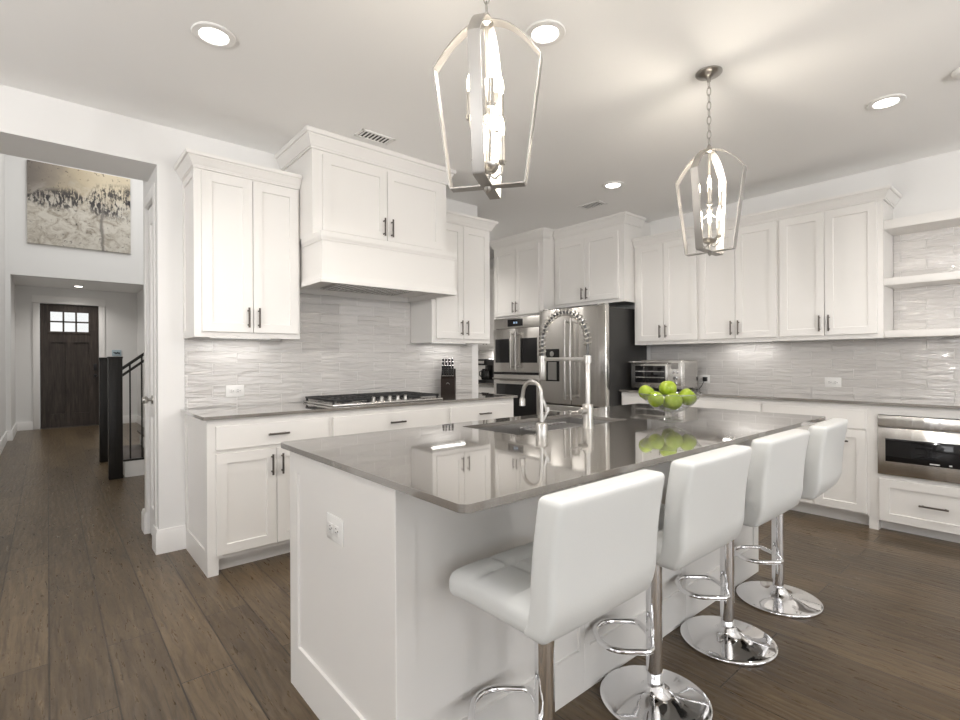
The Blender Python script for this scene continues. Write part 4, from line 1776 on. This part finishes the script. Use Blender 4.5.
fill_torchiere('unseen floor lamp added left of the viewer to brighten the ceiling', -1.6, 1.3)
fill_torchiere('unseen floor lamp added on the stool side to brighten the ceiling', 1.9, -1.5)


def vent(label, cx, cy, w, h_, along_x=True):
    t = thing('ceiling_vent', label, 'vent', (cx, cy, CEIL), 0 if along_x else PI / 2, 'ceiling air vents')
    b = newbm()
    for (x0, x1, y0, y1) in ((-w / 2, w / 2, -h_ / 2, -h_ / 2 + .018), (-w / 2, w / 2, h_ / 2 - .018, h_ / 2), (-w / 2, -w / 2 + .018, -h_ / 2, h_ / 2), (w / 2 - .018, w / 2, -h_ / 2, h_ / 2)):
        box(b, x0, x1, y0, y1, -.008, -.0005, .002)
    obj('frame', b, M['plastic_white'], t)
    b = newbm()
    box(b, -w / 2 + .01, w / 2 - .01, -h_ / 2 + .01, h_ / 2 - .01, -.003, -.001)
    obj('duct_back', b, M['slot'], t)
    b = newbm()
    n_ = 8
    for k in range(n_):
        q = -w / 2 + .03 + (w - .06) * k / (n_ - 1)
        box(b, q - .006, q + .006, -h_ / 2 + .016, h_ / 2 - .016, -.007, -.0055)
    obj('slats', b, M['plastic_white'], t)


vent('slotted ceiling vent in front of the range hood cabinet', 1.69, 3.055, .25, .125)
vent('ceiling vent in front of the refrigerator cabinet crown', 4.06, 3.035, .25, .15, False)
b = newbm()
lathe(b, [(0, -.030), (.045, -.030), (.062, -.022), (.068, -.006), (.068, -.0005), (0, -.0005)], seg=32)
sd = tag(obj('smoke_detector', b, M['plastic_white']), 'round white ceiling detector cut off by the right edge of the photo', 'smoke detector')
sd.location = (3.685, .335, CEIL)


def under_light(label, loc, rot, L, power):
    t = thing('under_cabinet_light', label, 'light', loc, rot, 'slim lights under the wall cabinets')
    b = newbm()
    box(b, -L / 2, L / 2, -.02, .02, -.012, -.0005, .002)
    obj('housing', b, M['plastic_white'], t)
    b = newbm()
    box(b, -L / 2 + .01, L / 2 - .01, -.014, .014, -.0135, -.012)
    obj('lens', b, M['ledstrip'], t)
    d = bpy.data.lights.new('under_cabinet_glow', 'AREA')
    d.shape = 'RECTANGLE'
    d.size, d.size_y = L - .03, .03
    d.energy = power
    d.color = (1, .97, .93)
    o_ = bpy.data.objects.new('under_cabinet_glow', d)
    COL.objects.link(o_)
    c, s = math.cos(rot), math.sin(rot)
    o_.location = (loc[0], loc[1], loc[2] - .016)
    o_.rotation_euler = (0, 0, rot)


under_light('slim light under the wall cabinet left of the range hood', (1.00, 3.66, UB + .018), 0, .40, .55)
under_light('slim light under the wall cabinet above the knife block', (2.76, 3.66, UB + .018), 0, .40, .55)
under_light('slim light under the middle wall cabinet on the right wall', (4.93, 1.95, UB + .018), RR, .46, .8)
under_light('slim light under the nook wall cabinet above the coffee maker', (4.93, 5.35, UB + .018), RR, .40, 6.0)

# ------------------------------------------------------------------ coffee maker in the nook
cm = thing('coffee_maker', 'small black coffee maker on the worktop in the nook', 'coffee maker', (4.72, 5.34, TOP + .0003), RR)
b = newbm()
box(b, -.09, .09, -.12, .12, 0, .035, .008)
box(b, -.085, .085, .02, .12, .03, .26, .01)
box(b, -.095, .095, -.12, .12, .235, .325, .02, 3)
obj('body', b, M['black'], cm)
b = newbm()
lathe(b, [(0, .036), (.055, .036), (.068, .08), (.062, .15), (.045, .175), (.048, .19), (.044, .19), (0, .188)], (0, -.045, 0), 24)
obj('carafe', b, M['black_glass'], cm)
b = newbm()
tube(b, [(0, -.11, .16), (0, -.15, .15), (0, -.155, .10), (0, -.115, .075)], .008, 8)
obj('carafe_handle', b, M['black'], cm)
b = newbm()
box(b, -.06, .06, -.1215, -.12, .262, .30)
obj('control_panel', b, M['steel_plain'], cm)

# ------------------------------------------------------------------ hall: stairs, railing, painting, plaque
ST0, SY = .615, 6.50
stp = thing('staircase', 'white skirted staircase with dark treads rising to the right of the foyer', 'staircase', (ST0, SY, 0))
b = newbm()
for k in range(9):
    x0 = .26 * k
    box(b, x0 + .005, x0 + .265 + (0 if k < 8 else .0), .06, 1.16, 0, .158 + .18 * k)
obj('risers', b, M['trim'], stp)
for k in range(9):
    b = newbm()
    x0 = .26 * k
    box(b, x0 - (.02 if k else -.002), x0 + .27, .055, 1.165, .158 + .18 * k, .182 + .18 * k, .004)
    obj('tread', b, M['tread'], stp)
b = newbm()
prism(b, [(0, 0), (2.35, 0), (2.35, 1.85), (.27, .30), (.18, .168), (0, .168)], 'y', .015, .05)
obj('skirt_board', b, M['trim'], stp)

rl = thing('stair_railing', 'black stair railing with a square newel post and slim balusters', 'railing', (0, 0, 0))
nw = thing('newel_post', 'second black square newel post standing just behind the front one', 'newel post', (0, 0, 0))
for (yy, zz) in ((SY - .02, 1.28), (7.68, 1.28)):
    b = newbm()
    box(b, .478, .598, yy, yy + .12, 0, zz, .004)
    box(b, .474, .602, yy - .004, yy + .124, zz - .02, zz, .004)
    obj('newel_post' if yy < 7 else 'post', b, M['newel'], rl if yy < 7 else nw)
sl = .80
for z0, nm in ((1.135, 'handrail'), (1.065, 'handrail')):
    b = newbm()
    yc = SY + .04
    hgt = .036 if z0 > 1.1 else .030
    L_ = 2.2
    v8 = [(.598, yc - .02, z0), (.598, yc + .02, z0), (.598 + L_, yc + .02, z0 + sl * L_), (.598 + L_, yc - .02, z0 + sl * L_)]
    A = [b.verts.new(p) for p in v8]
    B = [b.verts.new((p[0], p[1], p[2] + hgt)) for p in v8]
    b.faces.new(A)
    b.faces.new(list(reversed(B)))
    for k in range(4):
        b.faces.new((A[k], B[k], B[(k + 1) % 4], A[(k + 1) % 4]))
    obj(nm, b, M['newel'], rl)
for k in range(9):
    x = .668 + .105 * k
    b = newbm()
    zb = .190 if x < .80 else .36 + .745 * (x - .885)
    box(b, x - .007, x + .007, yc - .007, yc + .007, zb, 1.07 + sl * (x - .598))
    obj('baluster', b, M['newel'], rl)
for k in range(5):
    x = .667 + .107 * k
    b = newbm()
    box(b, x - .008, x + .008, yc - .008, yc + .008, 1.09 + sl * (x - .598), 1.14 + sl * (x - .598))
    obj('rail_spacer', b, M['newel'], rl)
b = newbm()
box(b, .602, .86, SY + .012, SY + .052, .169, .189)
obj('bottom_rail', b, M['newel'], rl)

b = newbm()
box(b, -.240, 1.118, 10.762, 10.7995, 3.132, 4.45, .003)
pt = tag(obj('canvas_painting', b, M['canvas']), 'large square abstract tree painting in cream and black high on the foyer wall', 'painting')
pq = thing('wall_plaque', 'small pale blue plaque on the entry wall right of the front door', 'plaque', (1.035, 12.2495, 1.40))
b = newbm()
box(b, -.075, .075, -.02, 0, -.06, .06, .004)
obj('board', b, M['plaque'], pq)
b = newbm()
tube(b, [(-.05 + .1 * k / 24, -.021, .018 * math.sin(k * 1.35) + .006 * math.sin(k * .5)) for k in range(25)], .005, 6)
obj('script_stroke', b, M['ink'], pq)
